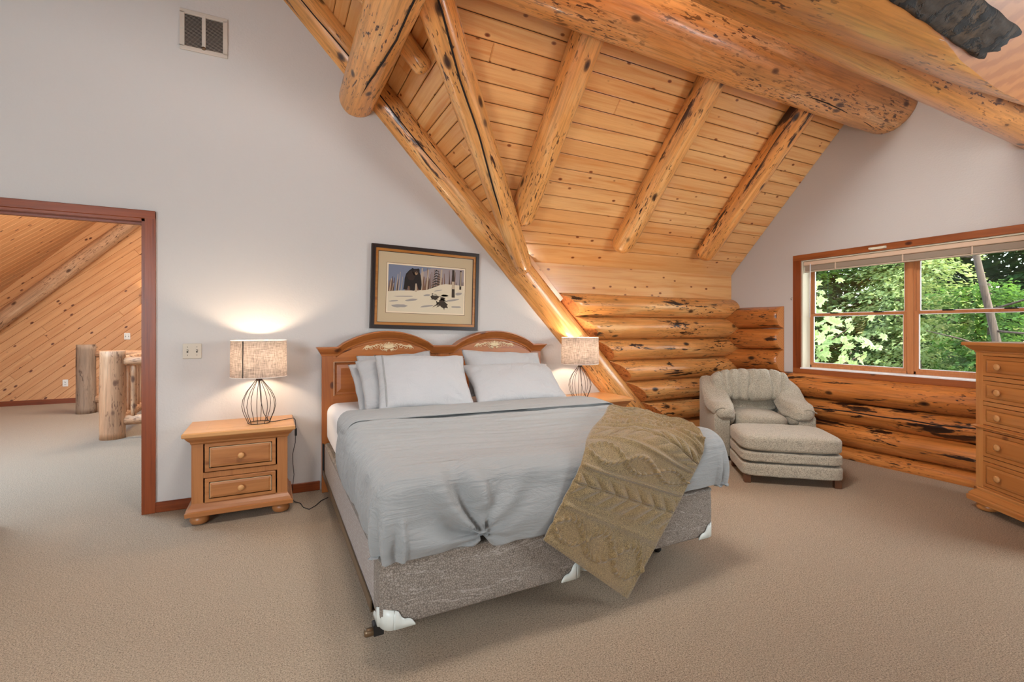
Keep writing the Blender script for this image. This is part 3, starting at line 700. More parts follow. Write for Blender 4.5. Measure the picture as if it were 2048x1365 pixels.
# ------------------------------------------------------------------ hall railing
M['post_log'] = logwood('newel_log', lin((206, 152, 110)), lin((220, 180, 142)), lin((110, 70, 48)), .74, .6, 0)
def hallpost(x, y, r, h, label, mat='post_log'):
    return make_log('newel_post', (x, y, 0), (x, y, h), r, r*.97, mat, None, label=label, cat='post', rough=.05, step=.08, cutmat=mat)
M['grey_post'] = logwood('weathered_newel_log', lin((160, 130, 104)), lin((176, 152, 126)), lin((80, 56, 40)), .60, .7, 0)
hallpost(-2.60, 9.75, .125, 1.08, 'weathered log post farther back in the hall, left of the other', 'grey_post')
np_ = hallpost(-1.715, 7.36, .128, 1.06, 'stout log post nearest the bedroom door, end of the stair railing')
hallpost(-1.86, 10.1, .09, 1.07, 'far thin log post almost hidden by the door casing', 'grey_post')
def railing(a, b, label, n, zt=.93, zb=.21, name='stair_railing'):
    a = Vector(a); b = Vector(b); t = thing(name, label, 'railing', (a+b)/2)
    A = a-(a+b)/2; B = b-(a+b)/2
    def lg(nm, p, q_, r, mat='post_log', **k):
        o = make_log(nm, p, q_, r, r*.95, mat, t, seg=14, rough=.07, step=.12, cutmat=mat, **k); return o
    lg('top_rail', A+Vector((0, 0, zt)), B+Vector((0, 0, zt)), .055)
    lg('bottom_rail', A+Vector((0, 0, zb)), B+Vector((0, 0, zb)), .058)
    for i in range(n):
        p = A+(B-A)*((i+.5)/n); lg('baluster', p+Vector((0, 0, zb+.02)), p+Vector((0, 0, zt-.02)), .028+.006*random.random())
railing((-1.60, 7.36, 0), (-.2, 7.36, 0), 'log stair railing running right from the nearest hall post', 8)
railing((-1.69, 7.48, 0), (-1.69, 9.55, 0), 'log stair railing running back from the nearest hall post', 12)
railing((-2.48, 9.76, 0), (-1.62, 9.72, 0), 'log stair railing from the weathered far post', 5)

# ------------------------------------------------------------------ nightstands
def knob(parent, x, z, y, r=.020, mat='knob', ax=None):
    return MB().lathe([(.008, 0), (.007, .010), (r*.8, .014), (r, .021), (r*.9, .028), (r*.4, .031), (.001, .0315)], (x, y, z), 14, axis='-y').build('knob', mat, parent)
def drawer(parent, x0, x1, z0, z1, y, mat='furn', kn=(0,), rub=True, kr=.021):
    """lipped drawer front with a raised bevelled panel; front face looks to -y"""
    mb = MB(); w_ = .024
    mb.box(x0, x1, y-.012, y+.30, z0, z1, bev=.003)
    L = [[(x0+e, y-o, z0+e), (x1-e, y-o, z0+e), (x1-e, y-o, z1-e), (x0+e, y-o, z1-e)] for e, o in ((w_, .012), (w_+.002, .0085), (w_+.006, .0125), (w_+.022, .017))]
    mb.loft(L)
    d = mb.build('drawer', mat, parent)
    if rub:
        e = w_+.004
        r = MB()
        for (a, b, c, e2) in ((x0+e, x1-e, z1-e-.003, z1-e), (x0+e, x0+e+.0035, z0+e, z1-e), (x1-e-.0035, x1-e, z0+e, z1-e)):
            r.box(a, b, y-.0132, y-.011, c, e2)
        r.build('rubbed_edge', 'whitewash', d)
    for k in kn: knob(d, (x0+x1)/2+k, (z0+z1)/2, y-.017, kr)
    return d
def nightstand(label, loc):
    """0.67 wide, front to -y, origin on the floor at centre back"""
    t = thing('nightstand', label, 'nightstand', loc)
    # body x +-.292, depth .40
    b = MB(); F = -.415
    b.box(-.292, -.225, F, F+.03, .13, .575, bev=.003); b.box(.225, .292, F, F+.03, .13, .575, bev=.003)
    b.box(-.225, .225, F+.002, F+.03, .555, .575); b.box(-.225, .225, F+.002, F+.03, .316, .352); b.box(-.225, .225, F+.002, F+.03, .13, .146)
    b.box(-.292, -.272, F+.03, -.02, .13, .575); b.box(.272, .292, F+.03, -.02, .13, .575); b.box(-.272, .272, -.035, -.02, .13, .575)
    b.build('body', 'furnz', t)
    s = MB(); s.rectloft(-.292, .292, F, -.022, [(.0, .548), (.006, .556), (.008, .566), (.022, .580), (.034, .598), (.038, .602)]); s.build('cove_moulding', 'furn', t)
    tp = MB().rectloft(-.292, .292, F, -.022, [(.044, .602), (.050, .608), (.050, .628), (.044, .635), (.0441, .6351)]).build('top', 'furntop', t)
    MB().box(-.215, .215, F+.055, F+.058, .635, .6356).box(-.215, -.212, F+.055, -.06, .635, .6356).box(.212, .215, F+.055, -.06, .635, .6356).box(-.215, .215, -.06, -.057, .635, .6356).build('inlay_line', 'whitewash', tp)
    MB().rectloft(-.292, .292, F, -.022, [(.034, .072), (.036, .098), (.024, .104), (.018, .122), (.004, .142), (.0, .150)]).build('base_moulding', 'furn', t)
    for (x, y) in ((-.25, F+.05), (.25, F+.05), (-.25, -.08), (.25, -.08)):
        MB().lathe([(.030, 0), (.052, .010), (.060, .030), (.054, .054), (.036, .066), (.036, .074)], (x, y, 0), 18).build('bun_foot', 'furn', t)
    drawer(t, -.215, .215, .358, .550, F+.004); drawer(t, -.215, .215, .150, .312, F+.004)
    return t
n1 = nightstand('pine two-drawer nightstand left of the bed on the carpet', (-.185, WY-.005, 0))
n2 = nightstand('pine nightstand mostly hidden behind the right side of the bed', (2.925, WY-.03, 0))

# ------------------------------------------------------------------ lamps
def lamp(label, loc, seam):
    t = thing('table_lamp', label, 'lamp', loc)
    pr = [(.072, 0), (.082, .03), (.103, .08), (.113, .13), (.106, .18), (.082, .235), (.045, .285), (.020, .32)]
    for k in range(10):
        a = k*2*PI/10+.2
        MB().tube([(r*math.cos(a), r*math.sin(a), z) for r, z in pr], .0022, 6).build('wire_rib', 'wire', t)
    MB().tube([(.072*math.cos(q*PI/16), .072*math.sin(q*PI/16), .003) for q in range(33)], .003, 6).build('base_ring', 'wire', t)
    MB().lathe([(.021, .312), (.021, .33), (.012, .335), (.012, .40), (.018, .402), (.018, .44)], (0, 0, 0), 14).build('socket', 'wire', t)
    sh = MB(); n = 48; r0, r1, z0, z1 = .187, .183, .345, .608
    def ring(r, z): return [(r*math.cos(q*2*PI/n), r*math.sin(q*2*PI/n), z) for q in range(n)]
    sh.loft([ring(r0, z0), ring(r0*.997, (z0+z1)/2), ring(r1, z1)], 0, True, False)
    s1 = sh.build('lamp_shade', 'shade', t, fix=False)
    MB().tube([(r1*math.cos(q*PI/24), r1*math.sin(q*PI/24), z1) for q in range(49)], .0022, 5).build('shade_rim', 'shade_lining', s1)
    MB().tube([(r0*math.cos(q*PI/24), r0*math.sin(q*PI/24), z0) for q in range(49)], .0022, 5).build('shade_rim', 'shade_lining', s1)
    for k in range(3):
        a = k*2*PI/3+.5
        MB().tube([(0.01*math.cos(a), .01*math.sin(a), .40), (r1*math.cos(a), r1*math.sin(a), z1-.012)], .0018, 5).build('shade_spoke', 'wire', s1)
    if seam is not None:
        MB().box(-.003, .003, -r0-.0015, -r0+.003, z0+.002, z1-.002).build('seam', 'cord', s1).rotation_euler = (0, 0, seam)
    MB().lathe([(.012, .44), (.016, .452), (.029, .475), (.031, .492), (.024, .512), (.008, .522), (.001, .523)], (0, 0, 0), 16).build('bulb', 'bulb', t)
    # supply wire inside the cage
    MB().tube([(0, 0, .312), (.005, 0, .25), (.012, -.005, .16), (.03, -.01, .07), (.062, -.015, .012)], .0025, 6).build('inner_cord', 'cord', t)
    return t
lp1 = lamp('lit wire cage lamp with taupe drum shade on the left nightstand', (-.078, 3.99, .6357), -.55)
lp2 = lamp('lit wire cage lamp with taupe drum shade right of the headboard', (2.765, 3.97, .6357), None)
z = .639
cd_ = MB().tube([(-.012, 3.975, z), (.03, 3.985, z), (.08, 4.02, z), (.125, 4.04, z+.001), (.155, 4.05, z+.003), (.168, 4.055, .625), (.172, 4.06, .56), (.168, 4.06, .45), (.150, 4.07, .36), (.152, 4.08, .28), (.160, 4.07, .2), (.148, 4.06, .1), (.142, 4.05, .03), (.16, 4.02, .006), (.20, 3.96, .005), (.215, 3.86, .005), (.25, 3.80, .005), (.30, 3.86, .005), (.345, 3.95, .005), (.40, 4.0, .005)], .0028, 6)
c_ = cd_.build('lamp_cord', 'cord', label='thin black lamp cord hanging beside the left nightstand onto the carpet', cat='cord')
MB().box(.164, .18, 4.052, 4.066, .50, .56, bev=.004).build('inline_switch', 'cord', c_)
MB().tube([(2.71, 3.96, z), (2.66, 3.955, z), (2.62, 3.965, z+.0), (2.60, 3.96, z), (2.585, 3.96, z)], .0028, 6).build('lamp_cord', 'cord', label='short black cord lying on the right nightstand top', cat='cord')

# ------------------------------------------------------------------ picture
pc = thing('framed_picture', 'framed print of a bear in snowy birch woods above the headboard', 'picture', (1.267, WY-.02, 1.69)); pc.rotation_euler = (0, R(1.4), 0)
Wp, Hp = .5, .3675
def frame_part(name, o, i, y0, y1, mat):
    f = MB()
    for k in range(4):
        c4 = [(-1, -1), (1, -1), (1, 1), (-1, 1)]; a, b = c4[k], c4[(k+1) % 4]
        P = [(a[0]*(Wp-o), a[1]*(Hp-o)), (b[0]*(Wp-o), b[1]*(Hp-o)), (b[0]*(Wp-i), b[1]*(Hp-i)), (a[0]*(Wp-i), a[1]*(Hp-i))]
        f.loft([[(x, y1, z) for x, z in P], [(x, y0, z) for x, z in P]])
    return f.build(name, mat, pc)
frame_part('outer_moulding', 0, .028, -.018, .018, 'frame_black'); frame_part('outer_step', .022, .034, -.026, .01, 'frame_black')
frame_part('gold_moulding', .034, .056, -.016, .01, 'frame_gold'); frame_part('gold_lip', .054, .060, -.010, .01, 'frame_black')
MB().box(-Wp+.05, Wp-.05, -.004, .012, -Hp+.05, Hp-.05).build('mat_board', 'mat', pc)
def rect(mb, x0, x1, z0, z1, y, mi=0): mb.add([(x0, y, z0), (x1, y, z0), (x1, y, z1), (x0, y, z1)], [(0, 1, 2, 3)], mi)
px0, px1, pz0, pz1 = -.352, .352, -.212, .200
f = MB(); rect(f, px0-.016, px1+.016, pz0-.016, pz1+.016, -.0045); f.build('mat_opening_line', 'mat_line', pc)
f = MB(); rect(f, px0-.013, px1+.013, pz0-.013, pz1+.013, -.005); f.build('print_margin', 'paper', pc)
PC = dict(sky=(112, 118, 136), sky2=(146, 134, 134), wood=(112, 82, 62), wood2=(82, 58, 44), snow=(206, 192, 166), snowsh=(150, 142, 136), bear=(26, 16, 12), bear2=(44, 28, 20), muz=(150, 120, 90), birch=(176, 156, 132), bark=(54, 42, 32), fir=(40, 36, 28))
for k, c in PC.items(): M['p_'+k] = plain('print_'+k, lin(c), .8)
keys = list(PC); rr_ = random.Random(3)
f = MB()
def poly(pts, key, y): f.add([(px0+u*(px1-px0), y, pz0+v*(pz1-pz0)) for u, v in pts], [tuple(range(len(pts)))], keys.index(key))
def strip(a, b, w0, w1, key, y):
    d = (b[0]-a[0], b[1]-a[1]); L = math.hypot(*d); n_ = (-d[1]/L, d[0]/L)
    poly([(a[0]-n_[0]*w0, a[1]-n_[1]*w0), (a[0]+n_[0]*w0, a[1]+n_[1]*w0), (b[0]+n_[0]*w1, b[1]+n_[1]*w1), (b[0]-n_[0]*w1, b[1]-n_[1]*w1)], key, y)
def blob(cx, cy, rx, ry, key, y, n=14, jag=.15, rot=0):
    P = []
    for q in range(n):
        a = q*2*PI/n; k = 1+rr_.uniform(-jag, jag); x, y2 = rx*k*math.cos(a), ry*k*math.sin(a)
        P.append((min(.999, max(.001, cx+x*math.cos(rot)-y2*math.sin(rot))), min(.999, max(.001, cy+x*math.sin(rot)+y2*math.cos(rot)))))
    poly(P, key, y)
poly([(0, 0), (1, 0), (1, 1), (0, 1)], 'sky', -.0055)
poly([(.25, .4), (1, .4), (1, 1), (.55, .98), (.35, .8)], 'sky2', -.0056)
for k in range(60):
    u = rr_.random(); h = rr_.uniform(.55, .8) if u < .5 else rr_.uniform(.7, .98)
    strip((u, .42), (min(.99, max(.01, u+rr_.uniform(-.02, .02))), h), .012, .003, rr_.choice(['wood', 'wood2', 'wood']), -.0058-k*.000003)
for u, w_, hh in ((.42, .010, .97), (.435, .006, .9), (.50, .009, .95), (.68, .012, .97), (.11, .005, .8), (.17, .004, .75), (.03, .006, .7), (.85, .019, .98), (.955, .012, .97), (.06, .004, .6), (.14, .004, .85)):
    strip((u-.01, .43), (u+.01, hh), w_, w_*.7, 'birch', -.0063)
for k in range(7):
    strip((.61+.0, .95-k*.06), (.64+.02+k*.012, .91-k*.06), .012, .002, 'fir', -.0061); strip((.62, .95-k*.06), (.60-k*.010, .90-k*.06), .012, .002, 'fir', -.0061)
poly([(0, 0), (1, 0), (1, .64), (.9, .645), (.75, .655), (.68, .63), (.6, .57), (.5, .50), (.4, .475), (.3, .465), (.15, .45), (0, .42)], 'snow', -.0065)
for (cx, cy, rx, ry) in ((.14, .12, .1, .035), (.3, .26, .08, .025), (.5, .14, .09, .02), (.5, .38, .05, .02), (.2, .33, .12, .012), (.85, .3, .1, .02), (.93, .45, .05, .03), (.9, .15, .07, .02), (.65, .5, .06, .01), (.07, .22, .06, .012)):
    blob(cx, cy, rx, ry, 'snowsh', -.0067, rot=rr_.uniform(0, .4))
strip((.855, .36), (.85, .98), .022, .016, 'bark', -.0069); strip((.853, .55), (.85, .72), .018, .018, 'birch', -.0070); strip((.952, .55), (.955, .98), .014, .012, 'bark', -.0069); strip((.957, .62), (.957, .95), .006, .006, 'birch', -.007)
# bear
poly([(.19, .48), (.2, .6), (.205, .72), (.22, .82), (.26, .9), (.285, .93), (.3, .955), (.32, .94), (.36, .945), (.38, .955), (.395, .93), (.395, .88), (.41, .8), (.42, .7), (.425, .6), (.42, .49), (.385, .49), (.365, .6), (.355, .63), (.34, .5), (.33, .46), (.28, .465), (.275, .55), (.25, .56), (.235, .48)], 'bear', -.0072)
blob(.285, .78, .05, .1, 'bear2', -.0073); blob(.345, .86, .04, .06, 'bear2', -.0073); blob(.352, .845, .017, .035, 'muz', -.0075, 10, .05); blob(.352, .857, .008, .012, 'bear', -.0076, 8, .05)
strip((.352, .44), (.352, .62), .014, .008, 'birch', -.0076)
# fallen root with snow
for k in range(16):
    a = rr_.uniform(-.4, 3.4); L = rr_.uniform(.06, .16); c0 = (.69+rr_.uniform(-.06, .06), .30+rr_.uniform(-.08, .08))
    strip(c0, (c0[0]+L*math.cos(a+2.6), c0[1]+L*1.1*math.sin(a+2.6)), .016, .002, 'bark', -.0074)
blob(.72, .21, .055, .1, 'bark', -.0075, 14, .3, .5); blob(.6, .36, .05, .07, 'bark', -.0075, 14, .3)
for (cx, cy, rx, ry) in ((.68, .42, .1, .05), (.76, .38, .08, .03), (.66, .31, .022, .03), (.6, .4, .03, .02), (.65, .26, .014, .022)): blob(cx, cy, rx, ry, 'snow', -.0078, 14, .12, -.25)
f.build('print', ['p_'+k for k in keys], pc, fix=False)

# ------------------------------------------------------------------ bed
BX0, BX1, BF, BH = .385, 2.262, 1.885, 4.085      # left, right, foot, head
bed = thing('bed', 'king bed with pine twin-arch headboard on grey split box springs', 'bed', (1.32, 3.0, 0))
def bl_(x, y, z): return (x-1.32, y-3.0, z)
class BM_(MB):
    """mesh builder that takes world coordinates and stores them relative to the bed"""
    def build(s, name, mat, parent=None, fix=True, **kw):
        s.v = [bl_(*p) for p in s.v]; return MB.build(s, name, mat, parent, fix, **kw)
hb_y = 4.15
ap = [(.324, 1.181), (.46, 1.181)]
def arch(x0, x1, zt, n=16):
    o = []
    for k in range(n+1):
        t = k/n; x = x0+(x1-x0)*t
        o.append((x, 1.181+(zt-1.181)*(math.sin(PI*t)**.78 if 0 < t < 1 else 0)*1.0))
    return o
path = ap + arch(.485, 1.285, 1.312) + arch(1.49, 2.30, 1.312) + [(2.453, 1.181)]
# rail body below the crown
h = BM_(); body = [(x, z-.05) for x, z in path if .37 < x < 2.41]; body = [(.37, 1.13)]+body+[(2.41, 1.13)]
low = 1.06
for i in range(len(body)-1):
    (xa, za), (xb, zb) = body[i], body[i+1]
    h.loft([[(xa, hb_y, low), (xb, hb_y, low), (xb, hb_y, zb), (xa, hb_y, za)], [(xa, hb_y+.04, low), (xb, hb_y+.04, low), (xb, hb_y+.04, zb), (xa, hb_y+.04, za)]], cap=True)
h.build('arched_rail', 'head', bed)
cr = BM_(); prof = [(.0, -.075), (-.010, -.072), (-.014, -.058), (-.028, -.045), (-.050, -.022), (-.056, -.012), (-.066, -.010), (-.066, .0), (.045, .0), (.045, -.075)]
rings = []
for (x, z) in path:
    ex = 0
    rings.append([(x, hb_y+o, z+dz) for o, dz in prof])
# the crown narrows at both ends like a returned moulding
rings[0] = [(.324+(.045*(-dz/.075)), hb_y+o, 1.181+dz) for o, dz in prof]; rings[-1] = [(2.453-(.045*(-dz/.075)), hb_y+o, 1.181+dz) for o, dz in prof]
cr.loft(rings); cr.build('crown_moulding', 'head', bed)
for (xa, xb) in ((.368, .455), (2.322, 2.410), (1.345, 1.43)):
    BM_().box(xa, xb, hb_y-.004, hb_y+.045, 0 if xa < .4 or xb > 2.3 else .5, 1.13 if xa < .4 or xb > 2.3 else 1.135, bev=.003).build('stile', 'headz', bed)
BM_().box(.45, 2.33, hb_y+.0, hb_y+.04, .70, .78, bev=.003).build('lower_rail', 'head', bed)
for (xa, xb) in ((.455, 1.345), (1.43, 2.322)):
    p = BM_(); L = [[(xa+e, hb_y+o, .775+e), (xb-e, hb_y+o, .775+e), (xb-e, hb_y+o, 1.065-e), (xa+e, hb_y+o, 1.065-e)] for e, o in ((-.01, .03), (0, .0), (.012, -.002), (.016, .016), (.03, .018), (.06, .006), (.062, .006))]
    p.loft(L, cap=False); p.add(L[-1], [(0, 1, 2, 3)]); p.build('raised_panel', 'head', bed)
    r = BM_()
    r.box(xa+.002, xb-.002, hb_y-.0045, hb_y-.002, 1.055, 1.0585).box(xa+.002, xa+.006, hb_y-.0045, hb_y-.002, .78, 1.058).box(xb-.006, xb-.002, hb_y-.0045, hb_y-.002, .78, 1.058)
    r.build('rubbed_edge', 'whitewash', bed)
def carving(cx, cz, s=1.):
    g = BM_(); y = hb_y-.003
    def spiral(x, z, r, turns, a0, sg):
        P = []
        for k in range(22):
            t = k/21; a = a0+sg*t*turns*2*PI; q_ = r*(1-t*.85)
            P.append((cx+s*(x+q_*math.cos(a))*1.12, y, cz+s*(z+q_*math.sin(a))))
        g.tube(P, [.0028*s*(1-.5*k/21) for k in range(22)], 5)
    def leaf(x0, z0, x1, z1, bend):
        P = []
        for k in range(9):
            t = k/8; nx, nz_ = -(z1-z0), (x1-x0)
            P.append((cx+s*(x0+(x1-x0)*t+nx*bend*math.sin(PI*t)), y, cz+s*(z0+(z1-z0)*t+nz_*bend*math.sin(PI*t))))
        g.tube(P, [s*.0038*math.sin(PI*(.12+.86*k/8)) for k in range(9)], 5)
    for sg in (-1, 1):
        for (x, z_, r, tn, a0) in ((.045, -.012, .026, 1.5, 2.2), (.09, .0, .022, 1.4, 2.6), (.13, -.010, .018, 1.4, 2.6), (.165, -.016, .014, 1.3, 2.4), (.02, .012, .012, 1.2, 1.)):
            spiral(sg*x, z_, r, tn, a0 if sg > 0 else PI-a0, -sg)
        for k in range(7): a = .25+k*.2; leaf(sg*.005, -.02, sg*.052*math.cos(a)*1.4, -.02+.062*math.sin(a), .1*sg)
        for k in range(6): leaf(sg*(.05+k*.022), .010-k*.004, sg*(.082+k*.025), .020-k*.0065, .18*sg)
        for k in range(4): leaf(sg*(.15+k*.012), -.012, sg*(.20+k*.006), .004-k*.010, .25*sg)
        for k in range(4): leaf(sg*.01, -.026, sg*(.02+k*.012), -.045+k*.003, .2*sg)
    leaf(0, -.03, 0, .05, 0)
    g.build('carving', 'carving', bed)
for (xa, xb) in ((.455, 1.345), (1.43, 2.322)):
    P = []
    for k in range(25):
        t = k/24; P.append((xa+.02+(xb-xa-.04)*t, hb_y-.001, 1.098+.125*math.sin(PI*t)**.78))
    BM_().tube(P, .0045, 5).build('arch_bead', 'head', bed)
carving(.905, 1.178, 1.); carving(1.905, 1.182, .97)
# box springs
def boxspring(x0, x1, y0, y1, side=False):
    b = BM_(); rings = []
    rad = .045
    def ring(o, z):
        P = []
        for (cx, cy, a0) in ((x1-rad, y1-rad, 0), (x0+rad, y1-rad, PI/2), (x0+rad, y0+rad, PI), (x1-rad, y0+rad, 1.5*PI)):
            for k in range(6):
                a = a0+k*PI/2/5; P.append((cx+(rad+o)*math.cos(a), cy+(rad+o)*math.sin(a), z))
        return P
    for o, z in ((-.02, .155), (-.004, .158), (0, .165), (.003, .20), (.004, .28), (.003, .36), (.0, .40), (.005, .405), (.005, .413), (-.01, .418)): rings.append(ring(o, z))
    b.loft(rings, 0, True); bs = b.build('box_spring', 'ticking', bed)
    for (cx, cy, sx, sy) in ((x0, y0, 1, 1), (x1, y0, -1, 1)):
        g = MB(); rr = rad+.008
        n = 40; outer = []; 
        def pos(t):   # arc length along the rounded corner, t from -1 (side) to 1 (front)
            Ls = .085; A = rad*PI/2; tot = Ls*2+A; d = (t+1)/2*tot
            if d < Ls: return (0., rad+(Ls-d), )
            if d < Ls+A:
                a = (d-Ls)/A*PI/2; return (rr-rr*math.cos(a), rad-rr*math.sin(a)+.004*0)
            return (rad+(d-Ls-A), -.008)
        P = []
        for i in range(n+1):
            t = -1+2*i/n; x, y = pos(t)
            if t < 0 and y >= rad: x = -.008
            hgt = .078
            u = abs(t); K = [(0, .080), (.34, .076), (.46, .066), (.54, .044), (.64, .034), (.78, .032), (.88, .026), (.96, .012), (1.01, .004)]
            for (ua, ha), (ub, hb) in zip(K, K[1:]):
                if ua <= u < ub: hgt = ha+(hb-ha)*(u-ua)/(ub-ua)
            P.append((cx+sx*x, cy+sy*y, hgt))
        rows_ = []
        for i, (x, y, hg) in enumerate(P): rows_.append([(x, y, .150), (x, y, .150+hg*.5), (x, y, .150+hg)])
        gg = BM_(); gg.grid(rows_, 0, True)
        # turned under flap
        gg.grid([[(x, y, .150), (cx+sx*(.02+.6*abs(x-cx)), cy+sy*(.02+.6*abs(y-cy)), .149)] for x, y, _ in P], 0, False)
        o = gg.build('corner_guard', 'plastic', bs); m_ = o.modifiers.new('thick', 'SOLIDIFY'); m_.thickness = .003; m_.offset = 0
    return bs
boxspring(BX0, 1.333, BF, BH); boxspring(1.342, BX1, BF+.035, BH)
sd_ = BM_(); sd_.box(BX0-.0058, BX0-.003, BF+.135, BH-.05, .19, .40); sd_.build('side_border', 'ticking_side', bed)
# metal frame
BM_().box(BX0-.014, BX0-.008, BF+.16, hb_y, .15, .195).box(BX0-.014, BX0+.03, BF+.16, hb_y, .147, .152).build('side_rail', 'rail', bed)
BM_().box(BX1+.008, BX1+.014, BF+.16, hb_y, .15, .195).build('side_rail', 'rail', bed)
for yy in (2.15, 3.6): BM_().box(BX0, BX1, yy-.015, yy+.015, .135, .150).build('cross_rail', 'black', bed)
def caster(x, y):
    g = BM_(); g.tube([(x, y, .14), (x, y, .05)], .012, 8); g.build('caster_stem', 'black', bed)
    BM_().lathe([(.001, -.012), (.024, -.012), (.028, 0), (.024, .012), (.001, .012)], (x, y, .028), 14, axis='x').build('caster', 'black', bed)
for (x, y) in ((.60, 2.15), (1.33, 2.15), (2.05, 2.15), (.45, 3.7), (2.1, 3.6), (1.33, 3.6)): caster(x, y)
g = BM_(); g.lathe([(.001, -.02), (.012, -.02), (.017, -.012), (.017, .012), (.012, .02), (.001, .02)], (BX0-.035, BF+.075, .118), 14, axis='x'); g.build('rail_end', 'rail', bed)
BM_().box(BX0-.02, BX0+.02, BF+.06, BF+.10, .10, .15, bev=.004).build('rail_bracket', 'black', bed)
BM_().box(BX0-.015, BX0-.004, hb_y-.05, hb_y, .15, .40).build('headboard_bracket', 'black', bed)
# mattress with rounded edges
def rounded_slab(x0, x1, y0, y1, z0, z1, rad, hr, n=8):
    b = BM_(); rings = []
    for i in range(n+1):
        a = PI/2*i/n; rings.append((-hr*(1-math.cos(PI/2-a)) if False else -hr*(1-math.sin(a)), z0+hr*(1-math.cos(a))))
    prof = [(-hr*(1-math.sin(PI/2*i/n)), z0+hr*(1-math.cos(PI/2*i/n))) for i in range(n+1)] + [(-hr*(1-math.cos(PI/2*i/n)), z1-hr*(1-math.sin(PI/2*i/n))) for i in range(n+1)]
    def ring(o, z):
        P = []
        for (cx, cy, a0) in ((x1-rad, y1-rad, 0), (x0+rad, y1-rad, PI/2), (x0+rad, y0+rad, PI), (x1-rad, y0+rad, 1.5*PI)):
            for k in range(8):
                a = a0+k*PI/2/7; P.append((cx+(rad+o)*math.cos(a), cy+(rad+o)*math.sin(a), z))
        return P
    b.loft([ring(o, z) for o, z in prof], 0, True); return b
rounded_slab(.395, 2.25, 1.91, 4.12, .418, .735, .10, .075).build('mattress', 'mattress', bed)

# ------------------------------------------------------------------ duvet
def sm(a, b, x):
    t = min(1, max(0, (x-a)/(b-a))); return t*t*(3-2*t)
def drape(d, rad, top, drop_w=.0):
    """distance past the edge start -> (outward, z) for cloth rolling over a rounded edge"""
    arc = rad*PI/2
    if d <= 0: return d, top
    if d < arc: a = d/rad; return rad*math.sin(a), top-rad*(1-math.cos(a))
    return rad+drop_w*(d-arc), top-rad-(d-arc)
def duvet():
    nx, ny = 190, 210
    xL, xR = .375, 2.275; top = .762; rad = .085
    yH, yF = 3.05, 1.845
    P = []
    for j in range(ny+1):
        row = []
        for i in range(nx+1):
            s = i/nx; t = j/ny
            # unfolded coordinates
            X = (xL+rad-.42)+s*((xR-rad+.42)-(xL+rad-.42))
            Y = yH-t*(yH-(yF+rad)+.40)
            dx = (xL+rad)-X if X < xL+rad else (X-(xR-rad) if X > xR-rad else 0)
            dy = (yF+rad)-Y if Y < yF+rad else 0
            sx = -1 if X < xL+rad else 1
            # side hang ends: shorter near the head, a little longer at the foot corner
            lim = rad*PI/2+.242+.006*nz(Y*3, 5)
            limf = rad*PI/2+.25+.010*nz(X*2.2, 7)
            limf -= .040*math.exp(-((X-.785)/.03)**2); limf += .02*sm(.8, .86, X)*sm(1.4, 1.2, X)
            limf -= .05*sm(1.70, 2.0, X)
            if dx > 0 and dy <= 0: dx = min(dx, lim)
            if dy > 0 and dx <= 0: dy = min(dy, limf)
            if dx > 0 and dy > 0:
                # corner: blend radially so the cloth forms one rounded pillowy corner
                d = math.hypot(dx, dy); a0_ = math.atan2(dy, dx); dmax = lim*math.cos(a0_)**2+limf*math.sin(a0_)**2; 
                d = min(d, dmax*1.0)
                ang = math.atan2(dy, dx); o, z = drape(d, rad, top, .03)
                crease = .018*math.sin(ang*9)*sm(rad, dmax, d)
                x = (xL+rad if sx < 0 else xR-rad)+sx*(o+crease)*math.cos(ang); y = yF+rad-(o+crease)*math.sin(ang)
                # fuller corner
                bu = .012*math.sin(2*ang)*sm(0, .2, d)+.022*math.sin(PI*min(1, d/dmax)**1.5); x += sx*bu*math.cos(ang); y -= bu*math.sin(ang)
            elif dx > 0:
                o, z = drape(dx, rad, top, .02); x = (xL+rad if sx < 0 else xR-rad)+sx*o; y = Y
                bul = sm(0, .1, dx); x += sx*.022*math.sin(PI*min(1, dx/lim)**1.5)+sx*(.012*nz(Y*6, dx*4, 3)+.006*nz(Y*14, dx*6))*bul
            elif dy > 0:
                o, z = drape(dy, rad, top, .03); x = X; y = yF+rad-o
                bul = sm(0, .1, dy); y -= .022*math.sin(PI*min(1, dy/limf)**1.5)+(.012*nz(X*5, dy*4, 3)+.006*nz(X*12, dy*5, 8))*bul
            else:
                x, y, z = X, Y, top
            # wrinkles across the bed near the head, smooth pull towards the foot
            if z > top-rad:
                h_ = sm(2.2, 3.1, Y); z_keep = z
                z += .010*nz(X*1.2, Y*2)+(.018*(1-abs(nz(X*.9+Y*.3, Y*11+X*1.2, 2))*3.2)+.010*(1-abs(nz(X*1.7, Y*24+X*2, 4))*3))*(.2+h_)
                z += .004*nz(X*3.2+Y*2, Y*5-X, 6)
                # sagging edge line down the middle
                z -= .008*sm(.5, 0, abs(X-1.33))
                z = z_keep+(z-z_keep)*sm(top-rad, top-.01, z_keep)
            # gathered pleats running into the tuck at the foot
            if dy > 0 or Y < yF+rad+.35:
                px, pz = .785, .43
                zz = z; dd = math.hypot(X-px, (top-rad-dy if dy > 0 else top+(Y-yF-rad))-pz)
                a = math.atan2(((top-dy) if dy > 0 else top+(Y-yF-rad))-pz, X-px)
                amp = .032*math.exp(-(dd/.28)**2)*(1 if X < px+.02 else .3)*min(1, dd/.05)
                wv_ = math.sin(a*8+2.5*nz(dd*5, a)+dd*6)
                if dy > 0: y -= amp*wv_
                else: z += amp*wv_*.6
            row.append((x, y, z))
        P.append(row)
    return P
P = duvet()
mb = MB(); mb.grid(P, 0, True)
dv = mb.build('duvet', 'sheet', label='grey-white duvet pulled over the bed and hanging at the foot', cat='duvet')
